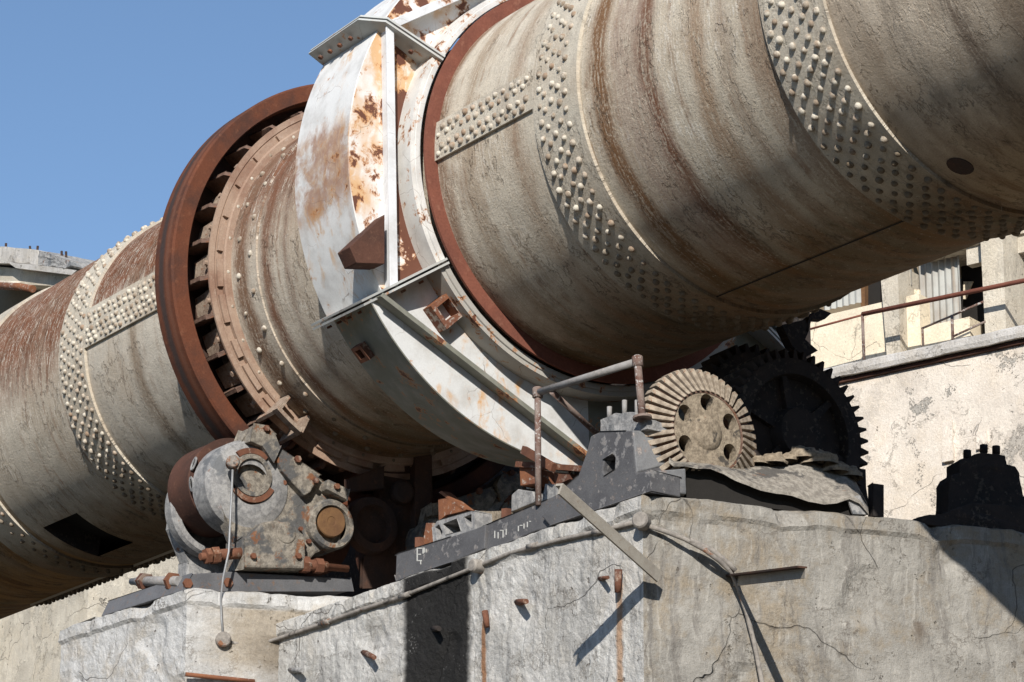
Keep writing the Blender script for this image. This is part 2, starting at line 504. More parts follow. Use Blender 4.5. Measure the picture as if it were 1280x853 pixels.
MAT['rivet'] = rivet_mat()
MAT['tyre'] = rust_mat('rolled_ring_rust', a=(.13, .047, .026), b=(.075, .036, .026), c3=(.19, .08, .045), ring=[(-4.48, -4.38, (.045, .038, .036), .85), (-4.34, -4.27, (.18, .085, .055), .5)], streak=(1, 1, 1))
MAT['web'] = crust_mat('web_rust', a=(.20, .13, .10), b=(.13, .08, .06), rust=(.2, .09, .05), kr=.6, kd=.3)
MAT['pad'] = crust_mat('ring_support_crust', a=(.40, .32, .25), b=(.26, .19, .145), rust=(.28, .13, .075), kr=.8, kd=.1)
MAT['cage'] = rust_mat('ring_cage_rust', a=(.35, .25, .185), b=(.25, .155, .11), c3=(.44, .35, .28), scale=1.3)
MAT['wear'] = rust_mat('wear_ring_rust', a=(.20, .075, .05), b=(.155, .06, .042), c3=(.26, .12, .08))
MAT['white'] = paint_mat('white_rim_paint', k_or=.8, k_rust=.14, grime=.5, seed=2., stainz=(-.55, .22))
MAT['peel'] = paint_mat('peeling_side_paint', k_or=1.6, k_rust=.62, grime=.15, seed=5., inner=.105)
MAT['grimeshade'] = paint_mat('grimy_shaded_paint', paint=(.175, .175, .14), k_or=.1, k_rust=.3, grime=.3, seed=21.)  # grime, with the shade of lower and far segments put into the paint
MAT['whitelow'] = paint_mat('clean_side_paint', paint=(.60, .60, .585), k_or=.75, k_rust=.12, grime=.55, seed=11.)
MAT['collarshade'] = paint_mat('grimy_shaded_collar', paint=(.36, .34, .30), k_or=.2, k_rust=.35, grime=.6, seed=17., scale=1.6)  # collar paint darkened to carry the shade of the neck underside
MAT['collar'] = paint_mat('collar_paint', paint=(.66, .64, .60), k_or=.35, k_rust=.35, grime=.5, seed=7., scale=1.6)
MAT['ribpaint'] = paint_mat('rib_paint', paint=(.66, .67, .68), k_or=.2, k_rust=.1, grime=.45, seed=3.)
MAT['flange'] = paint_mat('flange_paint', paint=(.45, .46, .44), k_or=.1, k_rust=.2, grime=.8, seed=8.)
MAT['rust'] = rust_mat('rusty_iron', a=(.17, .075, .045), b=(.10, .048, .034), c3=(.30, .17, .10), spots=((.33, .27, .22), .5))
MAT['rustplate'] = rust_mat('rusty_plate', a=(.24, .10, .05), b=(.16, .07, .045), c3=(.40, .28, .2), scale=1.6, spots=((.42, .38, .33), .7))
MAT['roller'] = rust_mat('roller_rust', a=(.10, .048, .034), b=(.065, .036, .028), c3=(.19, .10, .065))
MAT['cap'] = rust_mat('shaft_end_rust', a=(.18, .10, .048), b=(.13, .07, .038), c3=(.11, .06, .036), scale=2)
MAT['cast'] = crust_mat('dusty_casting', a=(.32, .285, .235), b=(.15, .132, .11), kr=.65, kd=.85, dark=(.10, .10, .10))
MAT['castgrey'] = crust_mat('grey_casting', a=(.34, .33, .315), b=(.20, .197, .195), kr=.18, kd=.45, dark=(.13, .135, .14), bumpd=.015)
MAT['steel'] = rust_mat('dark_base_steel', a=(.115, .113, .115), b=(.085, .083, .086), c3=(.16, .10, .06), rough=.6, spots=((.30, .29, .28), .55), scale=1.2)
MAT['base'] = rust_mat('weathered_base_steel', a=(.13, .13, .135), b=(.10, .10, .105), c3=(.19, .10, .05), rough=.65, scale=1.2)
MAT['worn'] = rust_mat('worn_grey_casting', a=(.20, .20, .20), b=(.13, .13, .135), c3=(.26, .125, .065), rough=.7, scale=1.3, spots=((.36, .345, .32), .7))
MAT['black'] = rust_mat('black_iron', a=(.045, .036, .032), b=(.03, .027, .026), c3=(.09, .06, .042), rough=.9, scale=2, spots=((.11, .09, .072), .6))
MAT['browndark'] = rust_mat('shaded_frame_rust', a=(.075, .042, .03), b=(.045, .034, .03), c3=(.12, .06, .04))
MAT['inside'] = plain('black_inside', (.02, .018, .016), .95)  # near-black for lining, gaps, openings and the painted shadow under the sheet
MAT['dust'] = crust_mat('dust_caked_iron', a=(.37, .305, .225), b=(.21, .17, .125), kr=.0, kd=.22, dark=(.06, .055, .05), scale=1.5, bumpd=.03)
MAT['sheet'] = crust_mat('dusty_sheet', a=(.34, .31, .265), b=(.19, .17, .145), kr=.1, kd=.4, dark=(.09, .085, .08), scale=1.2, bumpd=.02)
MAT['tooth'] = crust_mat('dusty_tooth', a=(.40, .335, .26), b=(.24, .195, .15), kr=.12, kd=.2, bumpd=.012)
MAT['pipe'] = rust_mat('weathered_pipe', a=(.30, .29, .28), b=(.22, .205, .19), c3=(.24, .12, .07), scale=3, rough=.6, spots=((.42, .40, .38), .5))
MAT['railrust'] = rust_mat('flaking_rail', a=(.22, .17, .145), b=(.12, .06, .045), c3=(.36, .34, .32), scale=3, spots=((.50, .48, .45), .8))
MAT['galv'] = plain('dull_zinc', (.27, .27, .27), .5, .3, .2)
MAT['angle'] = rust_mat('beige_angle_iron', a=(.34, .31, .26), b=(.28, .25, .21), c3=(.22, .16, .11), scale=2.5)
MAT['conduit'] = crust_mat('dusty_conduit', a=(.31, .28, .245), b=(.20, .18, .16), kr=.35, kd=.1, bumpd=.008)

# ------------------------------------------------------------------ rotary kiln
kiln = thing('rotary_kiln', KW(0, SH, -90), 'huge riveted rust and grey steel kiln tube slanting across the picture', 'rotary kiln')


def kpart(name, mb, mat, parent=kiln, **k):
    return mb.build(name, mat, parent, MK, **k)


HOLE = ((-10.22, -9.28), (-84, -59))


def hole(t, a): return HOLE[0][0] < t < HOLE[0][1] and HOLE[1][0] < a < HOLE[1][1]


def shell_section(t0, t1, mat, n=128, step=.6, skip=None, cuts=()):
    ts = [t0]
    while ts[-1] < t1 - 1e-6: ts.append(min(t1, ts[-1] + step))
    ts = sorted(set(ts + list(cuts)))
    mb = MB()
    # one shared grid, smooth, with UVs in metres along and round the shell
    rows = []
    for t in ts:
        row = []
        for j in range(n):
            a = -180 + 360 * j / n
            wob = .003 * mnoise.noise(Vector((t * .9, a * .03, 2.7))) + .0012 * mnoise.noise(Vector((t * 2.3, a * .09, 5)))
            row.append(mb.v(K(t, SH + wob, a)))
        rows.append(row)
    for k in range(len(ts) - 1):
        for j in range(n):
            b0 = -180 + 360 * j / n; b1 = b0 + 360 / n
            if skip and skip((ts[k] + ts[k+1]) / 2, (b0 + b1) / 2): continue
            mb.face([rows[k][j], rows[k+1][j], rows[k+1][(j+1) % n], rows[k][(j+1) % n]], 0,
                    [(ts[k], R_(b0)*SH), (ts[k+1], R_(b0)*SH), (ts[k+1], R_(b1)*SH), (ts[k], R_(b1)*SH)], True)
    return kpart('shell_section', mb, mat)


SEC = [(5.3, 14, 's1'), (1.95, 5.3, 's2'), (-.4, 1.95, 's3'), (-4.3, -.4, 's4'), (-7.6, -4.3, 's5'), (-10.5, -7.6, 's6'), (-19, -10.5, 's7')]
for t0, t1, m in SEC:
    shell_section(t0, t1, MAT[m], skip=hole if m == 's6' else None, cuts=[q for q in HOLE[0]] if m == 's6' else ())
mb = MB()                                                   # the lining seen through the opening
mb.lathe([(-18.9, 1.52), (13.9, 1.52)], n=64)
kpart('lining', mb, MAT['inside'])
mb = MB()
for tt in HOLE[0]:
    mb = MB(); mb.lathe([(tt, SH), (tt, 1.5)], HOLE[1][0], HOLE[1][1], n=12)
    kpart('opening_edge', mb, MAT['black'])

rivets = []


def girth_strap(t0, t1, cols, pitch, a0=-128, a1=62, r=SH + .03):
    mb = MB(); n = 120
    mb.lathe([(t0, SH - .03), (t0, r), (t1, r), (t1, SH - .03)], n=n)
    kpart('girth_strap', mb, MAT['strap'])
    for i, t in enumerate(cols):
        a = a0 + (pitch / 2 if i % 2 else 0) + random.uniform(-.3, .3)
        while a < a1:
            rivets.append((t + random.uniform(-.012, .012), a + random.uniform(-.35, .35), r)); a += pitch


def long_strap(t0, t1, aa, rows, pitch, w, mat='strap', stagger=True, rise=.028):
    """lap plate along the tube: w = half width in degrees"""
    mb = MB(); r = SH + rise
    a0, a1 = aa - w, aa + w
    n = 8
    for k in range(n):
        b0, b1 = a0 + (a1 - a0) * k / n, a0 + (a1 - a0) * (k + 1) / n
        V = [mb.v(K(t, r, b)) for t, b in ((t0, b0), (t1, b0), (t1, b1), (t0, b1))]
        mb.face(V, 0, [(t0, R_(b0)*SH), (t1, R_(b0)*SH), (t1, R_(b1)*SH), (t0, R_(b1)*SH)])
    for b in (a0, a1):
        mb.face([mb.v(K(t, q, b)) for t, q in ((t0, SH - .02), (t1, SH - .02), (t1, r), (t0, r))], 0, [(0, 0)] * 4)
    for t in (t0, t1):
        for k in range(n):
            b0, b1 = a0 + (a1 - a0) * k / n, a0 + (a1 - a0) * (k + 1) / n
            mb.face([mb.v(K(t, q, b)) for q, b in ((SH - .02, b0), (SH - .02, b1), (r, b1), (r, b0))])
    kpart('lap_strap', mb, MAT[mat])
    for i, dv in enumerate(rows):
        t = t0 + .07 + (pitch / 2 if i % 2 and stagger else 0)
        while t < t1 - .03:
            rivets.append((t + random.uniform(-.01, .01), aa + dv + random.uniform(-.3, .3), r)); t += pitch


girth_strap(4.76, 5.475, [4.83, 4.92, 5.02, 5.12, 5.21, 5.30, 5.39], 5.0)
girth_strap(1.63, 2.30, [1.74, 1.83, 1.93, 2.03, 2.13], 4.7)
girth_strap(-8.06, -7.385, [-7.98, -7.89, -7.78, -7.66, -7.56, -7.46], 4.3, a1=100)
girth_strap(-11.3, -10.6, [-10.86, -10.7], 5.4, a0=-125, a1=-30)
long_strap(.03, 1.63, .5, [-4.4, -2.2, 1.5, 3.8], .125, 5.9)
long_strap(-7.385, -5.5, 2.6, [-5.6, -3.4, -1.2, 2.2, 4.6], .125, 7.4)
mb = MB(); mb.lathe([(2.30, SH + .006), (4.76, SH + .006)], -79.2, -78.7, n=2); kpart('plate_seam', mb, MAT['inside'])
long_strap(-13.6, -10.9 - .4, -109, [-3, 0, 3], .125, 5)
long_strap(-10.6, -8.06, -110, [-3, 0, 3], .125, 5)
# a narrow lap edge and a bolted band near the riding ring
mb = MB(); mb.lathe([(-3.93, SH - .02), (-3.93, SH + .02), (-3.39, SH + .02), (-3.39, SH - .02)], n=128)
kpart('girth_strap', mb, MAT['s4'])
bolts4 = []
for i, t in enumerate((-3.75, -3.5)):
    a = -120 + i * 5.5
    while a < 70: bolts4.append((t, a, SH + .02)); a += 12.4

mb = MB()                                                   # one rivet: a shouldered snap head
prof = [(0, .031), (.008, .030), (.021, .024), (.029, .013), (.031, .001)]
mb.lathe(prof, n=8, M=Matrix.Rotation(R_(-90), 4, 'Y'), smooth=True)
bmesh.ops.recalc_face_normals(mb.bm, faces=mb.bm.faces)
rv_me = bpy.data.meshes.new('rivet'); mb.bm.to_mesh(rv_me); mb.bm.free(); rv_me.materials.append(MAT['rivet'])


def rivet_matrix(t, a, r, s=1.0):
    z = K(0, 1, a).normalized()
    z = (z + Vector((random.uniform(-.12, .12), random.uniform(-.1, .1), random.uniform(-.1, .1)))).normalized()
    return frame((1, 0, 0), z, K(t, r, a)) @ Matrix.Diagonal((s, s, s * random.uniform(.75, 1.15), 1))


rivets += bolts4


def shows(q):
    p = MK @ K(*q[:1], q[2], q[1]); nrm = (MK.to_3x3() @ K(0, 1, q[1])).normalized()
    x, y = proj(p); d = (CAM - p)
    f = nrm.dot(d.normalized())
    if not (0 < x < 1280 and 0 < y < 853) or f < .12: return 0
    if -4.6 < q[0] < -3.95 or -1.3 < q[0] < 0: return 0
    return (1 / d.length) * (1 if q[1] > -56 else .6)


order = sorted(rivets, key=shows, reverse=True)
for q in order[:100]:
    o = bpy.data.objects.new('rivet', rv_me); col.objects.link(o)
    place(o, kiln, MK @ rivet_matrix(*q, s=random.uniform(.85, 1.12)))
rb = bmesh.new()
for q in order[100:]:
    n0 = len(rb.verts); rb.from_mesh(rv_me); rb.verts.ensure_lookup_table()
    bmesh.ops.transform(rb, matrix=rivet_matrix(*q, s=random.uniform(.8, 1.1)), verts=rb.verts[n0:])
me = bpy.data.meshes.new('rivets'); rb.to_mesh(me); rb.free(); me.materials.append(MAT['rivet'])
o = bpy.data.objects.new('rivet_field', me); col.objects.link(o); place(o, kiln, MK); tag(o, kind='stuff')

# riding ring with its supports
RT, RB = 2.288, 2.107
mb = MB()
mb.lathe([(-4.586, RB + .015), (-4.586, RT - .02), (-4.57, RT), (-4.20, RT), (-4.18, RT - .02), (-4.18, RB + .012), (-4.195, RB), (-4.57, RB)], n=160, closed=True)
ring = kpart('riding_ring', mb, MAT['tyre'])
NW = 32
mb = MB()                                                   # web plate, modelled at angle zero then turned round
mb.prism([K(t, r, 0) for t, r in ((-4.56, 1.77), (-3.99, 1.77), (-3.99, 1.93), (-4.10, 2.02), (-4.56, 2.05))], (0, 0, .04))
web = mb.build('spacer_web', MAT['web'], ring, MK, bevel=.006)
mb = MB()                                                   # shoe between two webs, with the bolt that holds it
mb.prism([K(t, 1.74, 0) + Vector((0, 0, z)) for t, z in ((-4.5, -.13), (-4.03, -.15), (-4.01, .02), (-4.03, .11), (-4.5, .09))], (0, -.155, 0))
shoe = mb.build('support_shoe', MAT['pad'], ring, MK, bevel=.012)
mb = MB()
mb.lathe([(1.89, .045), (1.925, .045), (1.928, .028), (1.965, .028), (1.965, .001)], n=8, M=Matrix.Translation((-4.12, 0, -.02)) @ Matrix.Rotation(R_(90), 4, 'Z') @ Matrix.Rotation(math.pi, 4, 'Z'), smooth=False)
sbolt = mb.build('shoe_bolt', MAT['cage'], ring, MK)
for k in range(NW):
    A = MK @ Matrix.Rotation(R_(-(k + .35) * 360 / NW), 4, 'X')
    B = MK @ Matrix.Rotation(R_(-(k + .85 + random.uniform(-.05, .05)) * 360 / NW), 4, 'X')
    if k == 0:
        place(web, ring, A); place(shoe, ring, B); place(sbolt, ring, B)
    else:
        copy_part(web, ring, A); copy_part(shoe, ring, B); copy_part(sbolt, ring, B)
mb = MB()                                                   # stepped retaining ring in front of the supports
mb.lathe([(-4.0, 1.76), (-4.0, 1.985), (-3.975, 1.985), (-3.975, 1.925), (-3.985, 1.915), (-3.985, 1.76)], n=128)
cage = kpart('retaining_ring', mb, MAT['cage'], ring)
for k in range(NW):                                         # lugs with dark gaps between them
    mb = MB()
    a0 = -180 + k * 360 / NW + 1.2; a1 = a0 + 360 / NW - 2.6
    if k % 9 == 4: a1 -= 3
    mb.lathe([(-3.985, 1.80), (-3.985, 1.905), (-3.95, 1.905), (-3.95, 1.80)], a0, a1, n=4, closed=True)
    kpart('lug', mb, MAT['cage'], ring)
mb = MB(); mb.lathe([(-3.985, 1.755), (-3.985, 1.845), (-3.93, 1.845), (-3.915, 1.83), (-3.915, 1.755)], n=128)
kpart('clamp_ring', mb, MAT['cage'], ring)
for k in range(NW):
    a = -180 + (k + .5) * 360 / NW
    o = bpy.data.objects.new('clamp_bolt', rv_me); col.objects.link(o)
    place(o, ring, MK @ frame((0, 0, 1), (1, 0, 0), K(-3.93, 1.80, a)) @ Matrix.Diagonal((.75, .75, .75, 1)))
mb = MB(); mb.lathe([(-4.565, 1.74), (-4.565, 2.115), (-4.53, 2.115), (-4.53, 1.74)], n=96); kpart('closing_ring', mb, MAT['browndark'], ring)
mb = MB()                                                   # open box bracket low on the ring
mb.prism([K(-4.1, 1.80, -50), K(-3.72, 1.80, -50), K(-3.66, 2.02, -50.2), K(-4.1, 2.05, -50.4)], K(0, .035, -140))
mb.prism([K(-4.1, 1.80, -59), K(-3.72, 1.80, -59), K(-3.66, 2.02, -59.2), K(-4.1, 2.05, -59.4)], K(0, .035, -149))
mb.lathe([(-3.76, 1.99), (-3.76, 2.03), (-3.66, 2.03), (-3.66, 1.99)], -59.5, -50, n=5, closed=True)
kpart('box_bracket', mb, MAT['pad'], ring)
mb = MB(); mb.lathe([(.0, SH - .01), (.0, SH + .125), (.03, SH + .125), (.03, SH - .01)], n=128)
kpart('wear_ring', mb, MAT['wear'])
mb = MB()                                                   # small round boss burnt into the last plate
mb.lathe([(0, .105), (.006, .10), (.008, .001)], n=16, M=frame((1, 0, 0), K(0, 1, -69), K(5.72, SH, -69)) @ Matrix.Rotation(R_(-90), 4, 'Y'))
kpart('boss', mb, MAT['browndark'])
mb = MB(); bar(mb, K(-3.0, SH + .01, 27), K(-1.6, SH + .12, 17), .018, .018); kpart('rod', mb, MAT['rust'])

# ------------------------------------------------------------------ split guard round the girth gear
guard = thing('gear_guard', KW(-.8, 2.45, -90), 'white painted ring guard in bolted segments, peeling to brown rust, round the kiln', 'gear guard')
JO = [26.5 - 60 * k for k in range(6)]
RO = 2.47
for k, a1 in enumerate(JO):
    a0 = a1 - 60
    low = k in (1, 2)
    tf = -.30
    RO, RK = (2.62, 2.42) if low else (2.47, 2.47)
    mb = MB()
    mb.lathe([(tf, RO - .02), (tf - .006, RO), (-1.285, RK), (-1.30, RK - .01), (-1.30, 1.86)], a0, a1, n=28)
    mb.lathe([(tf, RO - .01), (tf - .02, RO - .035), (-1.27, RK - .035)], a0, a1, n=28)
    seg = kpart('guard_segment', mb, MAT['grimeshade' if low or k == 3 else 'white'], guard)
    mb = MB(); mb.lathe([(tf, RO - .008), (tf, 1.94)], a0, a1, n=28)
    kpart('side_plate', mb, MAT['grimeshade'] if k in (2, 3) else MAT['whitelow'] if low else MAT['peel'], seg)
    mb = MB()
    mb.lathe([(tf, 1.975), (-.09, 1.975), (-.06, 1.975), (-.06, 1.872), (-.075, 1.872), (-.075, 1.955), (tf, 1.955)], a0, a1, n=28)
    mb.lathe([(-.055, 1.935), (-.045, 1.93), (-.045, 1.885), (-.055, 1.88)], a0, a1, n=28)
    kpart('collar', mb, MAT['collarshade' if low else 'collar'], seg)
    # stiffening T-bar along the chord
    mb = MB()
    A, B = K(0, RO - .02, a0 + .4), K(0, RO - .02, a1 - .4)
    d = (B - A).normalized(); inw = -(A + B).normalized()
    for (ta, tb, w) in ((tf, -.165, .014), (-.165, -.145, .045 if low else .08)):
        P = []
        for q in (A, B):
            for (tt, s_) in ((ta, -.5), (tb, -.5), (tb, .5), (ta, .5)):
                P.append(q + Vector((tt, 0, 0)) + inw * (w * s_ + .02))
        mb.hexa(P)
    kpart('stiffener', mb, MAT['grimeshade' if low or k == 3 else 'ribpaint'], seg, bevel=.004)
for k, a in enumerate(JO):                                   # paired flange plates at each joint
    mb = MB()
    poly = [(-1.32, 2.40), (-1.32, 2.64), (-.36, 2.66), (-.11, 2.50), (-.005, 1.89), (-.05, 1.875), (-.30, 1.98), (-.60, 1.98), (-.60, 2.40)]
    if k == 2: poly = [(-1.32, 2.43), (-1.32, 2.60), (-.60, 2.64), (-.60, 2.55)]
    for s_ in (-.85, .25):
        nrm = K(0, 1, a + 90)
        mb.prism([K(t, r, a) + nrm * (.022 * s_ * 1.6) for t, r in poly], nrm * .02)
    fl = kpart('joint_flange', mb, MAT['flange'], guard)
    for (t, r) in () if k == 2 else ((-1.18, 2.56), (-1.0, 2.56), (-.82, 2.56), (-.62, 2.56), (-.2, 2.33), (-.17, 2.14)):
        mb = MB(); hexnut(mb, K(t, r, a) - nrm * .055, -nrm, .024, .022)
        kpart('flange_bolt', mb, MAT['rust'], fl)
# triangular gusset, square stubs
mb = MB()
G = [K(-.45, 2.38, -15.0), K(-.45, 2.06, -19.5), K(-.45, 2.06, -27.5), K(-.45, 2.36, -27.5)]
F = [K(-.24, 2.34, -24.5), K(-.22, 2.06, -20), K(-.22, 2.06, -26.5), K(-.24, 2.34, -26.5)]
mb = MB()
PP = Plane(AX, KW(-.12, 0, 0)); PB = Plane(AX, KW(-.45, 0, 0))
tri = [(437, 309), (481, 268), (481, 330), (446, 329)]
back = [(437 - 14, 312), (481 - 12, 276), (481 - 12, 338), (446 - 14, 336)]
iK = MK.inverted()
mb.hexa([iK @ PP.at(q) for q in tri] + [iK @ PP.at(q) + Vector((-.22, 0, 0)) for q in tri])
kpart('gusset_box', mb, MAT['roller'], guard, bevel=.006)


def sq_stub(c, ax, up, size, length, wall, mat):
    mb = MB(); M = frame(ax, up, c)
    o_ = size / 2; i_ = o_ - wall
    out = [(0, -o_, -o_), (0, o_, -o_), (0, o_, o_), (0, -o_, o_)]
    inn = [(0, -i_, -i_), (0, i_, -i_), (0, i_, i_), (0, -i_, i_)]
    mb.prism([M @ Vector(q) for q in out], M.to_3x3() @ Vector((length, 0, 0)), [[M @ Vector(q) for q in inn]], mi=0)
    mb.face([mb.v(M @ Vector((length * .12, q[1], q[2]))) for q in inn], 1)
    return kpart('square_stub', mb, mat, guard)


sq_stub(K(-.32, 2.06, -44.5), (1, 0, 0), K(0, 1, -43.5), .25, .16, .045, [MAT['rustplate'], MAT['inside']])
sq_stub(K(-.93, 2.52, -42.5), K(0, 1, -44.5), (1, 0, 0), .16, .07, .035, [MAT['rust'], MAT['inside']])
mb = MB(); bar(mb, K(-1.31, 2.03, -27.5), K(-1.48, 1.98, -27.5), .05, .03); bar(mb, K(-1.34, 2.0, -20), K(-1.34, 2.0, -28), .03, .05)
kpart('angle_clip', mb, MAT['rust'], guard)

# ------------------------------------------------------------------ concrete piers
ZM = 9.42
c0 = PZ(ZM).at((803, 617)); cl = PZ(ZM).at((320, 787)); cr = PZ(ZM).at((1150, 650))
dL = (cl - c0).normalized(); dR = (cr - c0).normalized()
nL = Vector((dL.y, -dL.x, 0)).normalized(); nL = nL if nL.y < 0 else -nL
nR = Vector((dR.y, -dR.x, 0)).normalized(); nR = nR if nR.x > 0 else -nR
LF = Plane(nL, c0); RF = Plane(nR, c0)
s0 = PX(-3.82).at((235, 735)); ZS = s0.z
sl = PZ(ZS).at((78, 785)); sr = PZ(ZS).at((440, 746))


def pier(name, path, ztop, zbot, mats, cap=.15, back=None, seed=0.0, res=.036):
    """walls swept along a path of (corner, material index of the wall that starts there)"""
    mb = MB()
    pts = []
    for (a, mi), (b, _) in zip(path, path[1:]):
        a = Vector((a.x, a.y, 0)); b = Vector((b.x, b.y, 0))
        n = max(2, int((b - a).length / res))
        for k in range(n): pts.append((a.lerp(b, k / n), mi))
    pts.append((Vector((path[-1][0].x, path[-1][0].y, 0)), path[-1][1]))
    N = len(pts)
    nrm = []
    for i in range(N):
        d = pts[min(i + 1, N - 1)][0] - pts[max(i - 1, 0)][0]
        nrm.append(Vector((d.y, -d.x, 0)).normalized())
    fine = 2.3
    zs = [0]
    z = 0
    while z < fine: z += res; zs.append(z)
    zs.append(ztop - zbot)
    rows = []
    top = []
    for i in range(N):
        p, n = pts[i][0], nrm[i]
        e = mnoise.noise(Vector((p.x * 3 + seed, p.y * 3, 1))) * .6 + mnoise.noise(Vector((p.x * 11, p.y * 11 + seed, 4))) * .4
        chip = max(0, mnoise.noise(Vector((p.x * 2.3 + 9, p.y * 2.3, seed))) - .12) * .20 + max(0, mnoise.noise(Vector((p.x * 9 + 2, p.y * 9, seed))) - .2) * .09
        top.append((e, chip))
    # top strip: inner edge, shoulder, then down the wall
    inner = [mb.v(pts[i][0] - nrm[i] * .6 + Vector((0, 0, ztop + .01))) for i in range(N)]
    prev = inner; allrows = []
    shoulder = [mb.v(pts[i][0] - nrm[i] * (.03 + top[i][1]) + Vector((0, 0, ztop + top[i][0] * .02))) for i in range(N)]
    allrows.append((inner, shoulder))
    prev = shoulder
    for z in zs:
        row = []
        for i in range(N):
            p, n = pts[i][0], nrm[i]
            zz = ztop - .025 - z - (top[i][1] * .5 if z < .2 else 0)
            q = Vector((p.x, p.y, zz))
            d = .008 * mnoise.noise(q * 1.4) + .008 * mnoise.noise(q * 5) + .0075 * mnoise.noise(q * 14) + .0045 * mnoise.noise(q * 31)
            hole = mnoise.noise(Vector((q.x * 2.2 + seed, q.y * 2.2, q.z * 2.2 + 3)))
            if hole > .34: d -= min(.03, (hole - .34) * .14)
            lip = .03 * max(0, min(1, (cap + .03 * top[i][0] - z) / .03)) if z < cap + .08 else 0
            d -= top[i][1] * max(0, 1 - z / .12) * .8
            if z > fine: d = 0
            row.append(mb.v(q + n * (d + lip)))
        allrows.append((prev, row)); prev = row
    for a, b in allrows:
        for i in range(N - 1):
            mb.face([a[i], b[i], b[i + 1], a[i + 1]], pts[i][1])
    # deck behind the strip
    if back:
        mb.prism([v.co.copy() for v in inner] + [Vector((b.x, b.y, ztop + .01)) for b in back], (0, 0, -.3))
    bmesh.ops.recalc_face_normals(mb.bm, faces=mb.bm.faces)
    return mb


def xL(q): return LF.at(q)


a_, b_ = xL((506, 740)), xL((588, 700))
rst = xL((606, 775)); rs2 = xL((775, 745))
MAT['pierL'] = concrete_mat('bleached_concrete', a=(.54, .52, .485), b=(.42, .405, .375), warm=(.40, .345, .27), warmk=.3, streak=.85, spall=.15, seed=1.1, dark=(.24, .235, .225),
    stains=[(0, a_.x, b_.x, 5, ZM - .02, (.026, .025, .024), 1.0, .055), (0, rst.x - .035, rst.x + .03, 6, rst.z, (.27, .13, .06), .9, .015),
            (0, rs2.x - .05, rs2.x + .03, 6, rs2.z + .1, (.36, .21, .115), .8, .02), (0, rs2.x + .08, rs2.x + .14, 6, rs2.z, (.52, .50, .46), .6, .02)])
r1 = RF.at((1150, 810))
MAT['pierR'] = concrete_mat('weathered_tan_concrete', a=(.33, .31, .275), b=(.225, .21, .185), warm=(.30, .235, .155), warmk=.6, streak=.95, spall=.3, seed=4.7, layk=.15, dark=(.19, .175, .155),
    stains=[(1, r1.y - .045, r1.y + .035, r1.z + .05, r1.z + .22, (.13, .10, .075), .8, .05)])
MAT['pierS'] = concrete_mat('patched_concrete', a=(.52, .51, .49), b=(.43, .42, .40), warm=(.40, .33, .24), warmk=.45, streak=.35, spall=.45, seed=7.9, dark=(.30, .29, .27),
    stains=[(0, s0.x + .10, sr.x - .12, ZS - .75, ZS - .17, (.30, .245, .175), .8, .12), (0, sr.x - .3, sr.x + .4, ZS - 1.2, ZS - .42, (.17, .14, .105), .8, .1)])

xr = c0 + dR * 6.5
mb = pier('m', [(c0 + dL * 6.4, 0), (c0, 1), (xr, 1)], ZM, 0, None, back=[xr - nR * 3.5, c0 + dL * 6.4 + Vector((0, 6.0, 0))])
mp = mb.build('concrete_pier', [MAT['pierL'], MAT['pierR']])
tag(mp, 'large weathered concrete pier carrying gears and pedestals, black tar stain on one wall', 'concrete pier', 'piers under the kiln')
mb = pier('s', [(sl + Vector((-.4, 5, 0)), 0), (sl, 0), (s0, 0), (s0 + (sr - s0) * 2.4, 0)], ZS, 0, None, seed=5., cap=.14, back=[s0 + (sr - s0) * 2.4 + Vector((-1, 0, 0)), sl + Vector((.6, 5, 0))])
sp = mb.build('concrete_pier', MAT['pierS'])
tag(sp, 'smaller whitish concrete pier at lower left under the twin roller bearing', 'concrete pier', 'piers under the kiln')

# ------------------------------------------------------------------ twin roller bearings under the riding ring
TF = -3.86
PB_ = PX(TF)


def crop7(pts): return px(140, 520, 3.5556, pts)


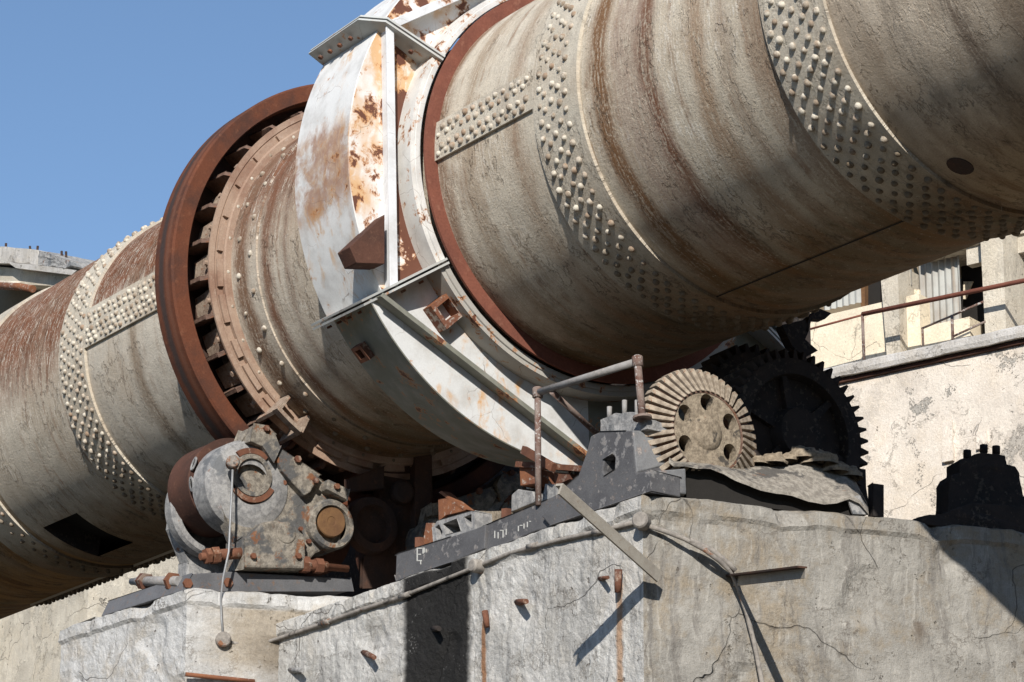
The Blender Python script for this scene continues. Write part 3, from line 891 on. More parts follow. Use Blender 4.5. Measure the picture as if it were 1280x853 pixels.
def roller_set(label, mirror=False, dark=False):
    S = Matrix.Identity(4)
    if mirror:
        S = Matrix.Diagonal((1, -1, 1, 1))
    base = PB_.at((335, 738)); base.z = ZS
    t = thing('roller_bearing', S @ (base + Vector((-.5, .1, 0))), label, 'roller bearing', 'roller bearings under the riding ring')
    m = lambda k: MAT[k]

    def P_(name, mb, mat, parent=t, **k):
        if mirror:
            bmesh.ops.transform(mb.bm, matrix=S, verts=mb.bm.verts)
        return mb.build(name, mat, parent, **k)

    KA = PB_.at((311, 596)); KB = PB_.at((410, 656))
    XA = frame(AX, (0, 0, 1), KA); XB = frame(AX, (0, 0, 1), KB)
    f = PB_
    fr = [f.at(q) for q in crop7([(545, 560), (545, 690), (830, 697), (905, 612), (1005, 565), (1035, 440), (1018, 345), (930, 285), (735, 160), (660, 60), (600, 55), (565, 130), (500, 250), (480, 400)])]
    mb = MB(); mb.prism(fr, (-.16, 0, 0))
    frame_ = P_('rocker_frame', mb, m('cast'), bevel=.02)
    # raised bar over the two shafts, tab and step
    mb = MB()
    mb.prism([f.at(q) + Vector((.0, 0, 0)) for q in crop7([(700, 185), (735, 160), (905, 272), (860, 350), (835, 365), (735, 255)])], (.10, 0, 0))
    mb.prism([f.at(q) for q in crop7([(585, 125), (605, 52), (662, 62), (700, 95), (722, 150), (690, 215), (640, 150)])], (.13, 0, 0))
    mb.prism([f.at(q) for q in crop7([(930, 295), (1026, 342), (1015, 388), (925, 340)])], (.14, 0, 0))
    P_('tie_bar', mb, m('cast'), frame_, bevel=.012)
    mb = MB()
    mb.prism([f.at(q) for q in crop7([(548, 560), (590, 545), (640, 488), (690, 480), (800, 500), (826, 560), (826, 694), (548, 690)])], (.16, 0, 0))
    P_('lower_block', mb, m('cast'), frame_, bevel=.02)
    q = f.at(crop7([(738, 535)])[0]) + Vector((.15, 0, 0))
    mb = MB(); mb.lathe([(0, .105), (.02, .105), (.024, .095), (.024, .001)], n=20, M=frame(AX, (0, 0, 1), q)); P_('pivot_plug', mb, m('cast'), frame_)
    for q_, r_, o_ in (((655, 72), .032, .13), ((800, 205), .036, .10), ((760, 300), .026, .0), ((880, 300), .03, .10), ((965, 330), .03, .14), ((590, 640), .03, .16), ((790, 640), .03, .16), ((800, 520), .022, .16), ((870, 560), .026, .0)):
        mb = MB(); hexnut(mb, f.at(crop7([q_])[0]) + Vector((o_, 0, 0)), (1, 0, 0), r_, .035); P_('frame_bolt', mb, m('rust'), frame_)
    # near shaft housing: dished drum with an open bore
    mb = MB(); mb.lathe([(-.34, .40), (-.30, .455), (-.03, .455), (.02, .42), (.05, .33), (.06, .26), (.06, .20)], n=48, M=XA @ Matrix.Translation((0, 0, -.09)))
    ha = P_('bearing_housing', mb, m('castgrey'))
    mb = MB(); mb.lathe([(.055, .215), (.085, .21), (.085, .165), (.0, .16), (-.01, .155)], n=32, M=XA); P_('bore_ring', mb, m('cast'), ha)
    for a0_, a1_ in ((48, 128), (205, 318)):
        mb = MB(); mb.lathe([(.05, .275), (.078, .27), (.078, .216), (.05, .216)], a0_, a1_, n=14, M=XA, closed=True); P_('retaining_plate', mb, m('rust'), ha)
    mb = MB(); mb.lathe([(.02, .162), (-.16, .155), (-.16, .10), (-.13, .095), (-.13, .05), (-.10, .045), (-.10, .001)], n=28, M=XA); P_('shaft_seat', mb, m('castgrey'), ha)
    # far shaft housing with its rusty shaft end
    mb = MB(); mb.lathe([(-.3, .26), (.07, .255), (.10, .235), (.10, .19), (.02, .185)], n=36, M=XB @ Matrix.Translation((0, 0, -.012))); hb = P_('bearing_housing', mb, m('cast'))
    mb = MB(); mb.lathe([(-.05, .158), (.065, .158), (.075, .148), (.075, .05), (.07, .045), (.07, .001)], n=28, M=XB @ Matrix.Translation((0, 0, .02))); P_('shaft_end', mb, m('cap'), hb)
    # rollers
    for X, nm in ((XA, 0), (XB, 0)):
        mb = MB(); mb.lathe([(-.72, .2), (-.72, .43), (-.71, .45), (-.26, .45), (-.25, .435), (-.215, .435), (-.205, .455), (-.185, .455), (-.18, .2)], n=64, M=X @ Matrix.Translation((-.16, 0, 0)))
        rl = P_('roller', mb, m('roller'))
        if nm == 0 and X is XA:
            mb = MB()
            for (dt, a) in ((-.33, 196), (-.33, 170)):
                M2 = X @ Matrix.Rotation(R_(0), 4, 'X')
                c = X @ K(dt, .452, a - 180 + 0); nn = X.to_3x3() @ K(0, 1, a - 180)
                Mx = frame(AX, nn, c)
                out = [Mx @ Vector((math.cos(u) * .045, math.sin(u) * .075, 0)) for u in [k * math.pi / 7 for k in range(14)]]
                inn = [Mx @ Vector((math.cos(u) * .026, math.sin(u) * .052, 0)) for u in [k * math.pi / 7 for k in range(14)]]
                mb.prism(out, nn * .012, [inn]); mb.face([mb.v(q + nn * .003) for q in inn], 1)
            P_('lug_eye', mb, [m('castgrey'), m('inside')], rl)
    # rear frame and its drum
    mb = MB(); mb.lathe([(-.10, .40), (-.10, .455), (-.07, .48), (.06, .48), (.10, .455), (.10, .40)], n=56, M=XA @ Matrix.Translation((-.90, .06, -.17)), closed=True); P_('rear_housing', mb, m('castgrey'))
    mb = MB(); mb.prism([q + Vector((-1.02, 0, .02)) for q in fr], (-.18, 0, 0)); P_('rear_frame', mb, m('castgrey'), bevel=.02)
    # adjusting bolts
    for pts, dep in (([(600, 608), (392, 626)], .1), ([(836, 660), (1048, 680)], .1)):
        g = PX(TF + dep); a, b = g.at(crop7([pts[0]])[0]), g.at(crop7([pts[1]])[0]); d = (b - a).normalized(); L = (b - a).length
        mb = MB(); mb.tube([a, a + d * L * .55, a + d * L * .56, b], [.055, .055, .038, .036], 10)
        bo = P_('adjusting_bolt', mb, m('rust'))
        mb = MB(); hexnut(mb, a + d * L * (.62 if pts[1][0] < 600 else .02), d, .085, .075); P_('nut', mb, m('rust'), bo)
        mb = MB(); hexnut(mb, a + d * L * (.80 if pts[1][0] < 600 else .3), d, .078, .05 if pts[1][0] < 600 else .08); P_('nut', mb, m('rust'), bo)
    g = PY(-2.15); a, b = g.at(crop7([(300, 735)])[0]), g.at(crop7([(88, 737)])[0]); d = (b - a).normalized(); L = (b - a).length
    mb = MB(); mb.tube([a, a + d * L * .86, a + d * L * .87, b], [.05, .05, .036, .034], 10); bo = P_('adjusting_bolt', mb, m('pipe'))
    for k_, r_, h_ in ((.68, .088, .085), (.12, .09, .05)):
        mb = MB(); hexnut(mb, a + d * L * k_, d, r_, h_); P_('nut', mb, m('rust'), bo)
    # base plate
    e = f.off(.03)
    bp = [e.at(q) for q in crop7([(355, 702), (520, 692), (1060, 722), (1070, 775), (320, 775)])]
    mb = MB(); mb.prism(bp, (sl - s0).normalized() * 1.45)
    bp_ = P_('base_plate', mb, m('base'), bevel=.012)
    for q in ((335, 745), (515, 742)):
        mb = MB(); c = e.at(crop7([q])[0]); hexnut(mb, c - Vector((.01, 0, 0)), (1, 0, 0), .05, .03)
        P_('plate_bolt', mb, m('rust'), bp_)
    return t


roller_set('rusty twin roller bearing with open bore and brown shaft end on the small whitish pier')
roller_set('dark shaded twin roller bearing under the far side of the kiln', mirror=True)

# ------------------------------------------------------------------ base frames, pedestal and handrail on the main pier
inL = LF.off(-.012)


def cropA(p): return px(620, 430, 3.71, p)
def crop8(p): return px(400, 540, 3.5556, p)
def cropG(p): return px(780, 380, 3.045, p)
def cropR(p): return px(980, 440, 3.877, p)


pedY = -nL * .30
ped = thing('bearing_pedestal', inL.at((800, 618)), 'dark grey cast pedestal with a square hole on the pier corner beside the dusty gear', 'bearing pedestal', 'pedestals for the gear shaft')
mb = MB()
mb.prism([inL.at(q) for q in cropA([(325, 660), (380, 612), (420, 500), (438, 428), (485, 405), (600, 402), (632, 402), (650, 598), (720, 590), (722, 684), (250, 845), (210, 800)])], pedY,
         [[inL.at(q) for q in cropA([(502, 535), (540, 512), (552, 530), (548, 585), (505, 612), (492, 590)])]])
mb.build('casting', MAT['steel'], ped, bevel=.012)
mb = MB()
Bk = PX(inL.at((795, 592)).x)
A_ = inL.at(cropA([(722, 684)])[0]); B_ = inL.at(cropA([(718, 590)])[0])
A2 = RF.off(-.02).at(cropA([(884, 697)])[0]); B2 = RF.off(-.02).at(cropA([(880, 577)])[0])
C_ = inL.at(cropA([(650, 598)])[0])
mb.hexa([A_, A2, B2, B_, A_ - nR * .8, A2 - nR * .8, B2 - nR * .8, B_ - nR * .8])
mb.build('foot_block', MAT['worn'], ped, bevel=.012)
mb = MB()
U = [inL.at(q) for q in cropA([(634, 400), (652, 598)])]
V_ = [RF.off(-.2).at(q) for q in cropA([(762, 402), (796, 560)])]
T_ = [RF.off(-.2).at(q) for q in cropA([(710, 368)])]
mb.hexa([U[1], V_[1], V_[0], U[0], U[1] - nR * .5, V_[1] - nR * .5, V_[0] - nR * .5, U[0] - nR * .5])
mb.build('side_wing', MAT['worn'], ped, bevel=.012)
mb = MB()
g = inL.off(-.08)
mb.prism([g.at(q) for q in cropA([(480, 348), (520, 340), (556, 322), (640, 314), (672, 345), (700, 350), (700, 395), (640, 408), (560, 432), (505, 452), (482, 405)])], pedY * .7)
mb.build('bearing_cap', MAT['castgrey'], ped, bevel=.01, rough=.018, sub=3)
for q in ((526, 345, 292), (596, 330, 262), (655, 345, 262)):
    mb = MB(); g = inL.off(-.2); mb.tube([g.at(cropA([(q[0], q[1])])[0]), g.at(cropA([(q[0], q[2])])[0])], .022, 8)
    mb.build('stud', MAT['pipe'], ped)
# second pedestal, silhouetted at the right end
RB_ = RF.off(-.35)
ped2 = thing('bearing_pedestal', RB_.at((1235, 650)), 'dark silhouetted pedestal with three studs against the pale wall at far right', 'bearing pedestal', 'pedestals for the gear shaft')
mb = MB()
mb.prism([RB_.at(q) for q in cropR([(780, 830), (795, 770), (800, 625), (818, 592), (850, 588), (852, 522), (875, 515), (912, 518), (918, 498), (962, 486), (1030, 495), (1072, 502), (1080, 545), (1120, 556), (1140, 590), (1152, 660), (1162, 700), (1215, 710), (1215, 840)])], -nR * .25)
mb.build('casting', MAT['black'], ped2, bevel=.015, rough=.012, sub=2)
for x, y0, y1 in ((888, 518, 478), (968, 488, 452), (1028, 496, 458)):
    mb = MB(); g = RB_.off(-.2); mb.tube([g.at(cropR([(x, y0)])[0]), g.at(cropR([(x, y1)])[0])], .035, 8); mb.build('stud', MAT['black'], ped2)
mb = MB(); g = RF.off(-.05)
mb.prism([g.at(q) for q in [(1140, 652), (1146, 646), (1168, 644), (1186, 640), (1215, 628), (1300, 634), (1330, 680), (1160, 656)]], -nR * .12)
mb.build('foot_block', MAT['black'], ped2, bevel=.015, rough=.02, sub=2)
mb = MB(); g = RF.off(-.25)
mb.prism([g.at(q) for q in [(1091, 604), (1105, 606), (1105, 648), (1091, 645)]], -nR * .1)
pst = mb.build('steel_post', MAT['black'], None, bevel=.006)
tag(pst, 'short black steel post standing between the big gear and the far right pedestal', 'post')

# base beam
beam = thing('base_beam', inL.at((620, 685)), 'long dark grey steel base beam with faint chalk marks along the pier edge', 'steel beam')
mb = MB(); g = LF.off(-.03)
mb.prism([g.at(q) for q in crop8([(335, 640), (338, 548), (352, 538), (580, 466), (690, 430), (735, 412), (730, 520), (600, 575), (400, 640), (340, 660)])], -nL * .5)
mb.build('front_girder', MAT['steel'], beam, bevel=.01)
g = LF.off(-.06)
mb = MB(); mb.prism([g.at(q) for q in crop8([(728, 418), (1000, 305), (1170, 215), (1235, 190), (1235, 390), (960, 440), (870, 480), (730, 530)])], -nL * .4)
mb.build('rear_girder', MAT['steel'], beam, bevel=.01)
mb = MB(); g = LF.off(-.029)
for (x, y, w, h) in ((430, 515, 5, 60), (437, 515, 16, 5), (437, 542, 12, 5), (437, 570, 16, 5), (456, 515, 5, 26), (462, 515, 4, 22), (470, 520, 4, 16), (446, 575, 4, 14)):
    mb.prism([g.at(q) for q in crop8([(x, y), (x + w, y), (x + w, y + h), (x, y + h)])], nL * .002)
g = LF.off(-.059)
for (x, y, w, h) in ((775, 440, 4, 32), (790, 446, 4, 28), (800, 436, 16, 4), (812, 440, 4, 30), (826, 432, 4, 26), (880, 418, 4, 24), (888, 414, 12, 4), (905, 408, 4, 22), (920, 400, 4, 24), (930, 396, 8, 4)):
    mb.prism([g.at(q) for q in crop8([(x, y), (x + w, y), (x + w, y + h), (x, y + h)])], nL * .002)
mb.build('chalk_mark', plain('chalk', (.5, .49, .45), .9), beam)
for q in ((443, 492), (828, 365)):
    mb = MB(); c = LF.off(-.2).at(crop8([q])[0]); hexnut(mb, c - Vector((0, 0, .05)), (0, 0, 1), .05, .09)
    mb.build('anchor_nut', MAT['rust'], beam)

# ribbed bracket sitting on the beam
br = thing('ribbed_bracket', LF.off(-.2).at((575, 668)), 'small dusty ribbed bracket with a rusty gusset on the dark base beam', 'bracket')
g = LF.off(-.12)
mb = MB(); mb.prism([g.at(q) for q in crop8([(500, 425), (520, 395), (675, 350), (690, 352), (690, 455), (580, 470), (505, 490)])], -nL * .3,
                    [[g.at(q) for q in crop8([(512, 425), (528, 412), (545, 450), (540, 468), (520, 478)])], [g.at(q) for q in crop8([(548, 410), (610, 385), (628, 440), (560, 458)])], [g.at(q) for q in crop8([(640, 380), (676, 365), (676, 425), (655, 415)])]])
mb.build('rib_casting', MAT['castgrey'], br, bevel=.006)
mb = MB(); g = LF.off(-.45); mb.prism([g.at(q) for q in crop8([(525, 300), (560, 296), (585, 310), (645, 350), (560, 370), (528, 395)])], -nL * .03); mb.prism([g.at(q) for q in crop8([(528, 270), (540, 262), (650, 345), (640, 352)])], -nL * .1)
mb.build('gusset', MAT['rustplate'], br)
mb = MB(); g = LF.off(-.3); mb.prism([g.at(q) for q in crop8([(462, 460), (472, 405), (505, 405), (500, 440), (512, 490), (460, 500)])], -nL * .15); mb.build('side_lug', MAT['rustplate'], br)
mb = MB(); g = LF.off(-.3); mb.prism([g.at(q) for q in crop8([(688, 352), (820, 352), (850, 362), (735, 412), (690, 430)])], -nL * .3); mb.build('dust_ledge', MAT['dust'], br, rough=.01, sub=2)
cs = thing('rusty_clamp', LF.off(-.5).at((665, 625)), 'rusty clamp block of plates behind the left handrail post', 'clamp')
g = LF.off(-.5)
mb = MB(); mb.prism([g.at(q) for q in crop8([(885, 150), (960, 165), (958, 230), (890, 240)])], -nL * .3); mb.build('clamp_block', MAT['rustplate'], cs, bevel=.006)
mb = MB(); mb.prism([g.at(q) for q in crop8([(850, 280), (880, 255), (945, 265), (960, 310), (850, 355)])], -nL * .3); mb.prism([g.at(q) for q in crop8([(1000, 230), (1060, 235), (1050, 290), (985, 310)])], -nL * .2); mb.build('clamp_foot', MAT['castgrey'], cs, bevel=.008, rough=.008, sub=1)
mb = MB(); bar(mb, g.at(crop8([(880, 145)])[0]), g.at(crop8([(1165, 165)])[0]), .06, .05); bar(mb, g.off(.1).at(crop8([(905, 80)])[0]), g.off(.1).at(crop8([(1040, 160)])[0]), .05, .07)
mb.prism([g.at(q) for q in crop8([(1040, 180), (1110, 185), (1110, 210), (1045, 240)])], -nL * .2)
mb.build('clamp_bar', MAT['rust'], cs)

# handrail
hr = thing('pipe_handrail', LF.off(-.1).at((672, 630)), 'broken pipe handrail with flaking posts on the pier edge', 'handrail')
g = LF.off(-.05)
p1b, p1t, p2t, p2b = g.at((673, 632)), g.at((672, 491)), g.at((797, 452)), g.at((803, 524))
mb = MB(); mb.tube([p1t - (p2t - p1t) * .01, p2t], .032, 10); mb.build('top_rail', MAT['pipe'], hr)
mb = MB(); mb.tube([p1b, p1t], .028, 10); mb.build('post', MAT['railrust'], hr)
mb = MB(); mb.tube([p2b, p2t], .032, 10); mb.build('post', MAT['railrust'], hr)
mb = MB(); mb.tube([g.at((690, 490)), LF.off(-.75).at((750, 546))], .026, 10); mb.build('brace_rail', MAT['railrust'], hr)
for c, d in ((p1t, p1b), (p2t, p2b)):
    u = (c - d).normalized(); mb = MB(); mb.tube([c - u * .05, c - u * .045, c + u * .04, c + u * .05], [.03, .046, .046, .03], 10); mb.build('elbow', MAT['railrust'], hr)
mb = MB(); u = (p2t - p2b).normalized(); mb.lathe([(0, .001), (0, .08), (.02, .08), (.02, .001)], n=12, M=frame(u, (1, 0, 0), p2b)); mb.build('foot_flange', MAT['railrust'], hr)

# ------------------------------------------------------------------ gears
gx = 2.0
GC = PX(gx).at((880, 543))
bg = thing('toothed_gear', GC - Vector((0, 0, .57)), 'dust caked toothed gear with round holes standing beside the pier pedestal', 'gear', 'gears of the drive')
MG = frame((1, 0, .0), (0, 0, 1), GC)
mb = MB(); n = 72
disc = []
hol = []
NH = 6
for k in range(n): disc.append(MG @ K(.05, .345, k * 360 / n))
holes = []
for k in range(NH):
    a = 30 + 60 * k
    if k == 4: continue                                      # plugged with dust
    c = K(.05, .262, a)
    holes.append([MG @ (c + Vector((0, math.cos(u) * .068, math.sin(u) * .074))) for u in [j * math.pi / 8 for j in range(16)]])
mb.prism(disc, MG.to_3x3() @ Vector((-.10, 0, 0)), holes)
mb.build('gear_disc', MAT['dust'], bg)
mb = MB(); mb.lathe([(.055, .34), (.055, .36), (.02, .37), (-.06, .53), (-.16, .53), (-.16, .34)], n=72, M=MG, closed=True); mb.build('rim', MAT['web'], bg)
mb = MB(); mb.lathe([(-.12, .17), (.055, .15), (.062, .08), (.064, .001)], n=24, M=MG); mb.build('hub', MAT['dust'], bg, rough=.012)
mb = MB(); mb.lathe([(-1.6, .10), (.0, .10)], n=20, M=MG); mb.build('shaft', MAT['black'], bg)
NTB = 44
mb = MB()
M0 = MG
w0, w1 = .015, .025
P = [(.075, .355, w0), (-.045, .575, w1), (-.14, .575, w1), (.02, .36, w0)]
front = [K(t, r, 0) + Vector((0, 0, -w)) for t, r, w in P]
back = [K(t, r, 0) + Vector((0, 0, w)) for t, r, w in P]
mb.hexa(front + back)
tooth = mb.build('tooth', MAT['tooth'], bg, MG, bevel=.004)
for k in range(1, NTB):
    copy_part(tooth, bg, MG @ Matrix.Rotation(2 * math.pi * k / NTB, 4, 'X') @ Matrix.Diagonal((1, 1, random.uniform(.85, 1.1), 1)))


def spur(label, c, R0, nt, wd, mat, dep=.07):
    g = thing('toothed_gear', c - Vector((0, 0, R0)), label, 'gear', 'gears of the drive')
    M = frame((1, 0, 0), (0, 0, 1), c)
    mb = MB(); mb.lathe([(wd / 2, R0 - .02), (wd / 2, R0 - .16), (.05, R0 - .18), (.05, .25), (wd / 2 + .03, .22), (wd / 2 + .03, .001)], n=72, M=M, smooth=False)
    mb.lathe([(-wd / 2, R0 - .02), (-wd / 2, .05)], n=72, M=M); mb.lathe([(-wd / 2, R0 - .02), (wd / 2, R0 - .02)], n=72, M=M)
    mb.build('gear_body', mat, g)
    for k in range(6):
        mb = MB(); a = k * 60 + 17
        mb.prism([K(.045, .2, a - 14), K(.045, R0 - .17, a - 3), K(.045, R0 - .17, a + 3), K(.045, .2, a + 14)], (.06, 0, 0)); mb.build('spoke', mat, g, M)
    mb = MB(); h = math.pi * R0 / nt * .62
    mb.hexa([K(x, R0 - .03, 0) + Vector((0, 0, z)) for x, z in ((-wd/2, -h), (wd/2, -h), (wd/2, h), (-wd/2, h))] +
            [K(x, R0 + dep, 0) + Vector((0, 0, z)) for x, z in ((-wd/2, -h*.35), (wd/2, -h*.35), (wd/2, h*.35), (-wd/2, h*.35))])
    t0 = mb.build('tooth', mat, g, M)
    for k in range(1, nt): copy_part(t0, g, M @ Matrix.Rotation(2 * math.pi * k / nt, 4, 'X'))
    return g


gc2 = Vector((1.55, .917, 10.345))
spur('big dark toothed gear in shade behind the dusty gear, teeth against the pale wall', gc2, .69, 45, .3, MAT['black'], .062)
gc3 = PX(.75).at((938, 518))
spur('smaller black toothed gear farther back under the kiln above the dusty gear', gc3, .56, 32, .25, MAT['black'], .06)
# mounting plates in the shade beside the gears
dp = thing('guard_bracket', PX(1.35).at((1040, 430)), 'dark torn steel bracket plates hanging between kiln underside and big gear', 'bracket')
g = PX(1.35)
for q in ([(690, 100), (705, 50), (745, 18), (790, 36), (765, 58), (715, 56), (700, 110)], [(600, 80), (690, 60), (705, 100), (690, 135), (738, 178), (690, 205), (640, 160)]):
    mb = MB(); mb.prism([g.at(k) for k in cropG(q)], (-.1, 0, 0)); mb.build('bracket_plate', MAT['black'], dp)
mb = MB(); mb.prism([g.at(k) for k in cropG([(850, 600), (880, 598), (885, 625), (920, 630), (922, 700), (938, 800), (900, 790)])], (-.1, 0, 0))
ep = mb.build('end_plate', MAT['black'], None); tag(ep, 'black upright plate closing the right end of the dusty guard sheet', 'steel plate')
# bent guard sheet under a bank of dust
near = [(836, 575), (842, 580), (856, 580), (872, 583), (888, 583), (905, 590), (918, 597), (935, 604), (951, 610), (970, 614), (990, 617), (1010, 624), (1030, 628), (1046, 626), (1062, 621), (1074, 626), (1086, 641)]
far = [(840, 566), (846, 571), (858, 572), (870, 575), (886, 577), (905, 578), (922, 580), (940, 582), (955, 580), (975, 582), (990, 580), (1006, 574), (1026, 580), (1042, 588), (1056, 590), (1070, 602), (1084, 630)]
g1, g2 = RF.off(-.05), RF.off(-.50)
mb = MB(); rows = []
for a, b in zip(near, far):
    A = g1.at(a); B = g2.at(b)
    rows.append([A.lerp(B, k / 6) + Vector((0, 0, .012 * math.sin(math.pi * k / 6))) for k in range(7)])
for dz in (0, -.022):
    V = [[mb.v(p + Vector((0, 0, dz))) for p in r] for r in rows]
    for i in range(len(V) - 1):
        for j in range(6): mb.face([V[i][j], V[i+1][j], V[i+1][j+1], V[i][j+1]], smooth=True)
for i in range(len(rows) - 1):
    for j in (0, 6):
        mb.face([mb.v(rows[i][j]), mb.v(rows[i+1][j]), mb.v(rows[i+1][j] - Vector((0, 0, .022))), mb.v(rows[i][j] - Vector((0, 0, .022)))])
bmesh.ops.subdivide_edges(mb.bm, edges=mb.bm.edges[:], cuts=1, use_grid_fill=True)
gs = mb.build('guard_sheet', MAT['sheet'], None, rough=.010, sub=0)
tag(gs, 'bent metal guard sheet covered in beige dust below the gears', 'guard sheet')
for (x, y, r) in ((948, 578, .10), (966, 577, .13), (985, 574, .09), (1004, 571, .16), (1024, 577, .18), (1044, 588, .15), (1060, 594, .13), (925, 577, .07)):
    c = RF.off(-.48).at((x, y)); mb = MB()
    N1, N2 = 14, 7
    V = [[mb.v(c + Vector((math.cos(2*math.pi*j/N1) * math.cos(i*math.pi/2/(N2-1)), math.sin(2*math.pi*j/N1) * math.cos(i*math.pi/2/(N2-1)), .75 * math.sin(i*math.pi/2/(N2-1)) - .25)) * r * (1 + .45 * mnoise.noise(Vector((x*.3 + j*.5, y + i*.6, 2))))) for j in range(N1)] for i in range(N2)]
    for i in range(N2 - 1):
        for j in range(N1): mb.face([V[i][j], V[i][(j+1) % N1], V[i+1][(j+1) % N1], V[i+1][j]], smooth=True)
    mb.build('dust_heap', MAT['dust'], gs)
mb = MB(); g = RF.off(-.08)
mb.prism([g.at(q) for q in cropG([(850, 738), (898, 728), (932, 802), (872, 800)])], -nR * .02); lg = mb.build('support_leg', MAT['castgrey'], gs)
mb = MB(); g = RF.off(-.16)  # black panel added for the shadow in the cavity under the sheet
mb.prism([g.at(q) for q in [(858, 583), (888, 586), (918, 600), (951, 614), (990, 620), (1030, 631), (1060, 625), (1080, 645), (1060, 648), (858, 622)]], -nR * .05)
bb = mb.build('shadow_backdrop', MAT['inside'], None); tag(bb, 'black sump standing in for the shadow beneath the dusty guard sheet', 'backdrop')

# dark frames in the shade under the kiln
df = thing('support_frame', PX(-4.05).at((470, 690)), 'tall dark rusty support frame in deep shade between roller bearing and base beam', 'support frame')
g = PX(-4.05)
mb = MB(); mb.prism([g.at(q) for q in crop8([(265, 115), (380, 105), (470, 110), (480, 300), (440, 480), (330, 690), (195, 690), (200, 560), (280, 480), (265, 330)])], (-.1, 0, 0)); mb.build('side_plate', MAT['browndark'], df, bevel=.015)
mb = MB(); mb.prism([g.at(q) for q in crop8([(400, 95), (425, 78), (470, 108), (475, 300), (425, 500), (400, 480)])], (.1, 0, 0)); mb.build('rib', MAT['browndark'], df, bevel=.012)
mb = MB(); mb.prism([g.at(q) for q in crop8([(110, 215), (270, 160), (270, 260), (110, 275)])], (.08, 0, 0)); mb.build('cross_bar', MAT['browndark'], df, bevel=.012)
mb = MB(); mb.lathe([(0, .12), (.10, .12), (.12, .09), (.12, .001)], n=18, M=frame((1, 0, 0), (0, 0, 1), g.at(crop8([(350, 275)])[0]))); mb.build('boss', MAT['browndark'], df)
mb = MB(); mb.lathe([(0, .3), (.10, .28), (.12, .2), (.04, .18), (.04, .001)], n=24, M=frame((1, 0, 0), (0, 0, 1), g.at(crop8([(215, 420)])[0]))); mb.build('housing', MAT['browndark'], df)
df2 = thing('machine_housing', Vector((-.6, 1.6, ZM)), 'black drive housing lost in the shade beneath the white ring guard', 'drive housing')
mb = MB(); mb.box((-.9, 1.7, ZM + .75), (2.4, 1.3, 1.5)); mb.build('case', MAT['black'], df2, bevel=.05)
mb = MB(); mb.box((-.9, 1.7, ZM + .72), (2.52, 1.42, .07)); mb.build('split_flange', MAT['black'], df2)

rw = MB(); rw.box((-8.1, 3.9, 6.8), (11.8, .5, 13.6)); rw = rw.build('rear_wall', MAT['black'], None)  # wall coloured black to carry the deep shade behind the frames
tag(rw, 'wall coloured black as shadow behind the rollers and frames under the kiln', 'wall')

# ------------------------------------------------------------------ conduits, bars and stubs on the pier walls
oL = LF.off(.045); oR = RF.off(.045)
cd = thing('conduit_pipe', oL.at((597, 708)), 'thin dusty conduit pipe with round boxes running along the streaked left wall of the pier', 'conduit')
mb = MB(); sS = Plane(nR, PX(-3.82).at((235, 735)) + nR * .05)
ptsL = [(352, 797), (400, 781), (450, 763), (500, 747), (540, 731), (585, 713), (600, 707), (640, 691), (700, 675), (750, 664), (799, 652)]
sS = Plane(nR, s0 + nR * .05); sS2 = Plane(nR, s0 + nR * .03)
mb.tube([sS.at((284, 803)), sS2.at((308, 806)), sS2.at((330, 804))] + [oL.off(-.02).at(q) + Vector((0, 0, .01 * mnoise.noise(Vector((q[0] * .05, 0, 0))))) for q in ptsL], .019, 8)  # along the wall
mb.build('pipe', MAT['conduit'], cd)
for q, q2 in (((400, 781), (412, 776.6)), ((500, 747), (513, 742)), ((660, 684), (672, 681)), ((742, 666), (754, 663.4))):
    mb = MB(); mb.tube([oL.off(-.02).at(q), oL.off(-.02).at(q2)], .027, 8); mb.build('coupling', MAT['conduit'], cd)
for q, r in (((597, 708), .06), ((802, 652), .068)):
    mb = MB(); mb.lathe([(-.05, .001), (-.05, r), (.05, r), (.065, r * .8), (.065, .001)], n=18, M=frame(nL if q[0] < 700 else (nL + nR).normalized(), (0, 0, 1), oL.at(q)))
    mb.build('junction_box', MAT['conduit'], cd)
cd2 = thing('drop_pipe', oR.at((918, 714)), 'bent grey pipe dropping down the tan right wall behind the projecting bar', 'pipe')
mb = MB(); ptsR = [(808, 657), (830, 664), (856, 674), (880, 687), (900, 702), (914, 715), (923, 735), (933, 765), (943, 805), (953, 855), (962, 900)]
offs = [0, .02, .06, .10, .09, .06, .04, .03, .02, .02, .02]
mb.tube([oR.off(o_).at(q) for q, o_ in zip(ptsR, offs)], .020, 8); mb.build('pipe', MAT['conduit'], cd2)
mb = MB(); mb.tube([oR.off(.08).at(q) for q in [(862, 675), (890, 688), (912, 706), (919, 714)]], .024, 8); mb.build('sleeve', MAT['conduit'], cd2)

ew = thing('earth_wire', PX(-3.5).at((290, 620)), 'pale galvanised rod hanging in front of the twin roller bearing with round end boxes', 'rod')
g = PX(-3.62); g2 = Plane(nR, s0 + nR * .06)
mb = MB(); mb.tube([g.at((291, 582)), g.at((290, 610)), g.at((288, 650)), g.at((286, 690)), g.at((279, 722)), g2.at((276, 748)), g2.at((277, 775)), g2.at((279, 797))], .0115, 8); mb.build('wire', MAT['galv'], ew)
for q, r, gg in (((291, 578), .065, g), ((279, 800), .075, g2)):
    mb = MB(); mb.lathe([(-.06, .001), (-.06, r), (.03, r), (.045, r * .85), (.045, .001)], n=16, M=frame((1, -.4, 0), (0, 0, 1), gg.at(q))); mb.build('junction_box', MAT['conduit'], ew)


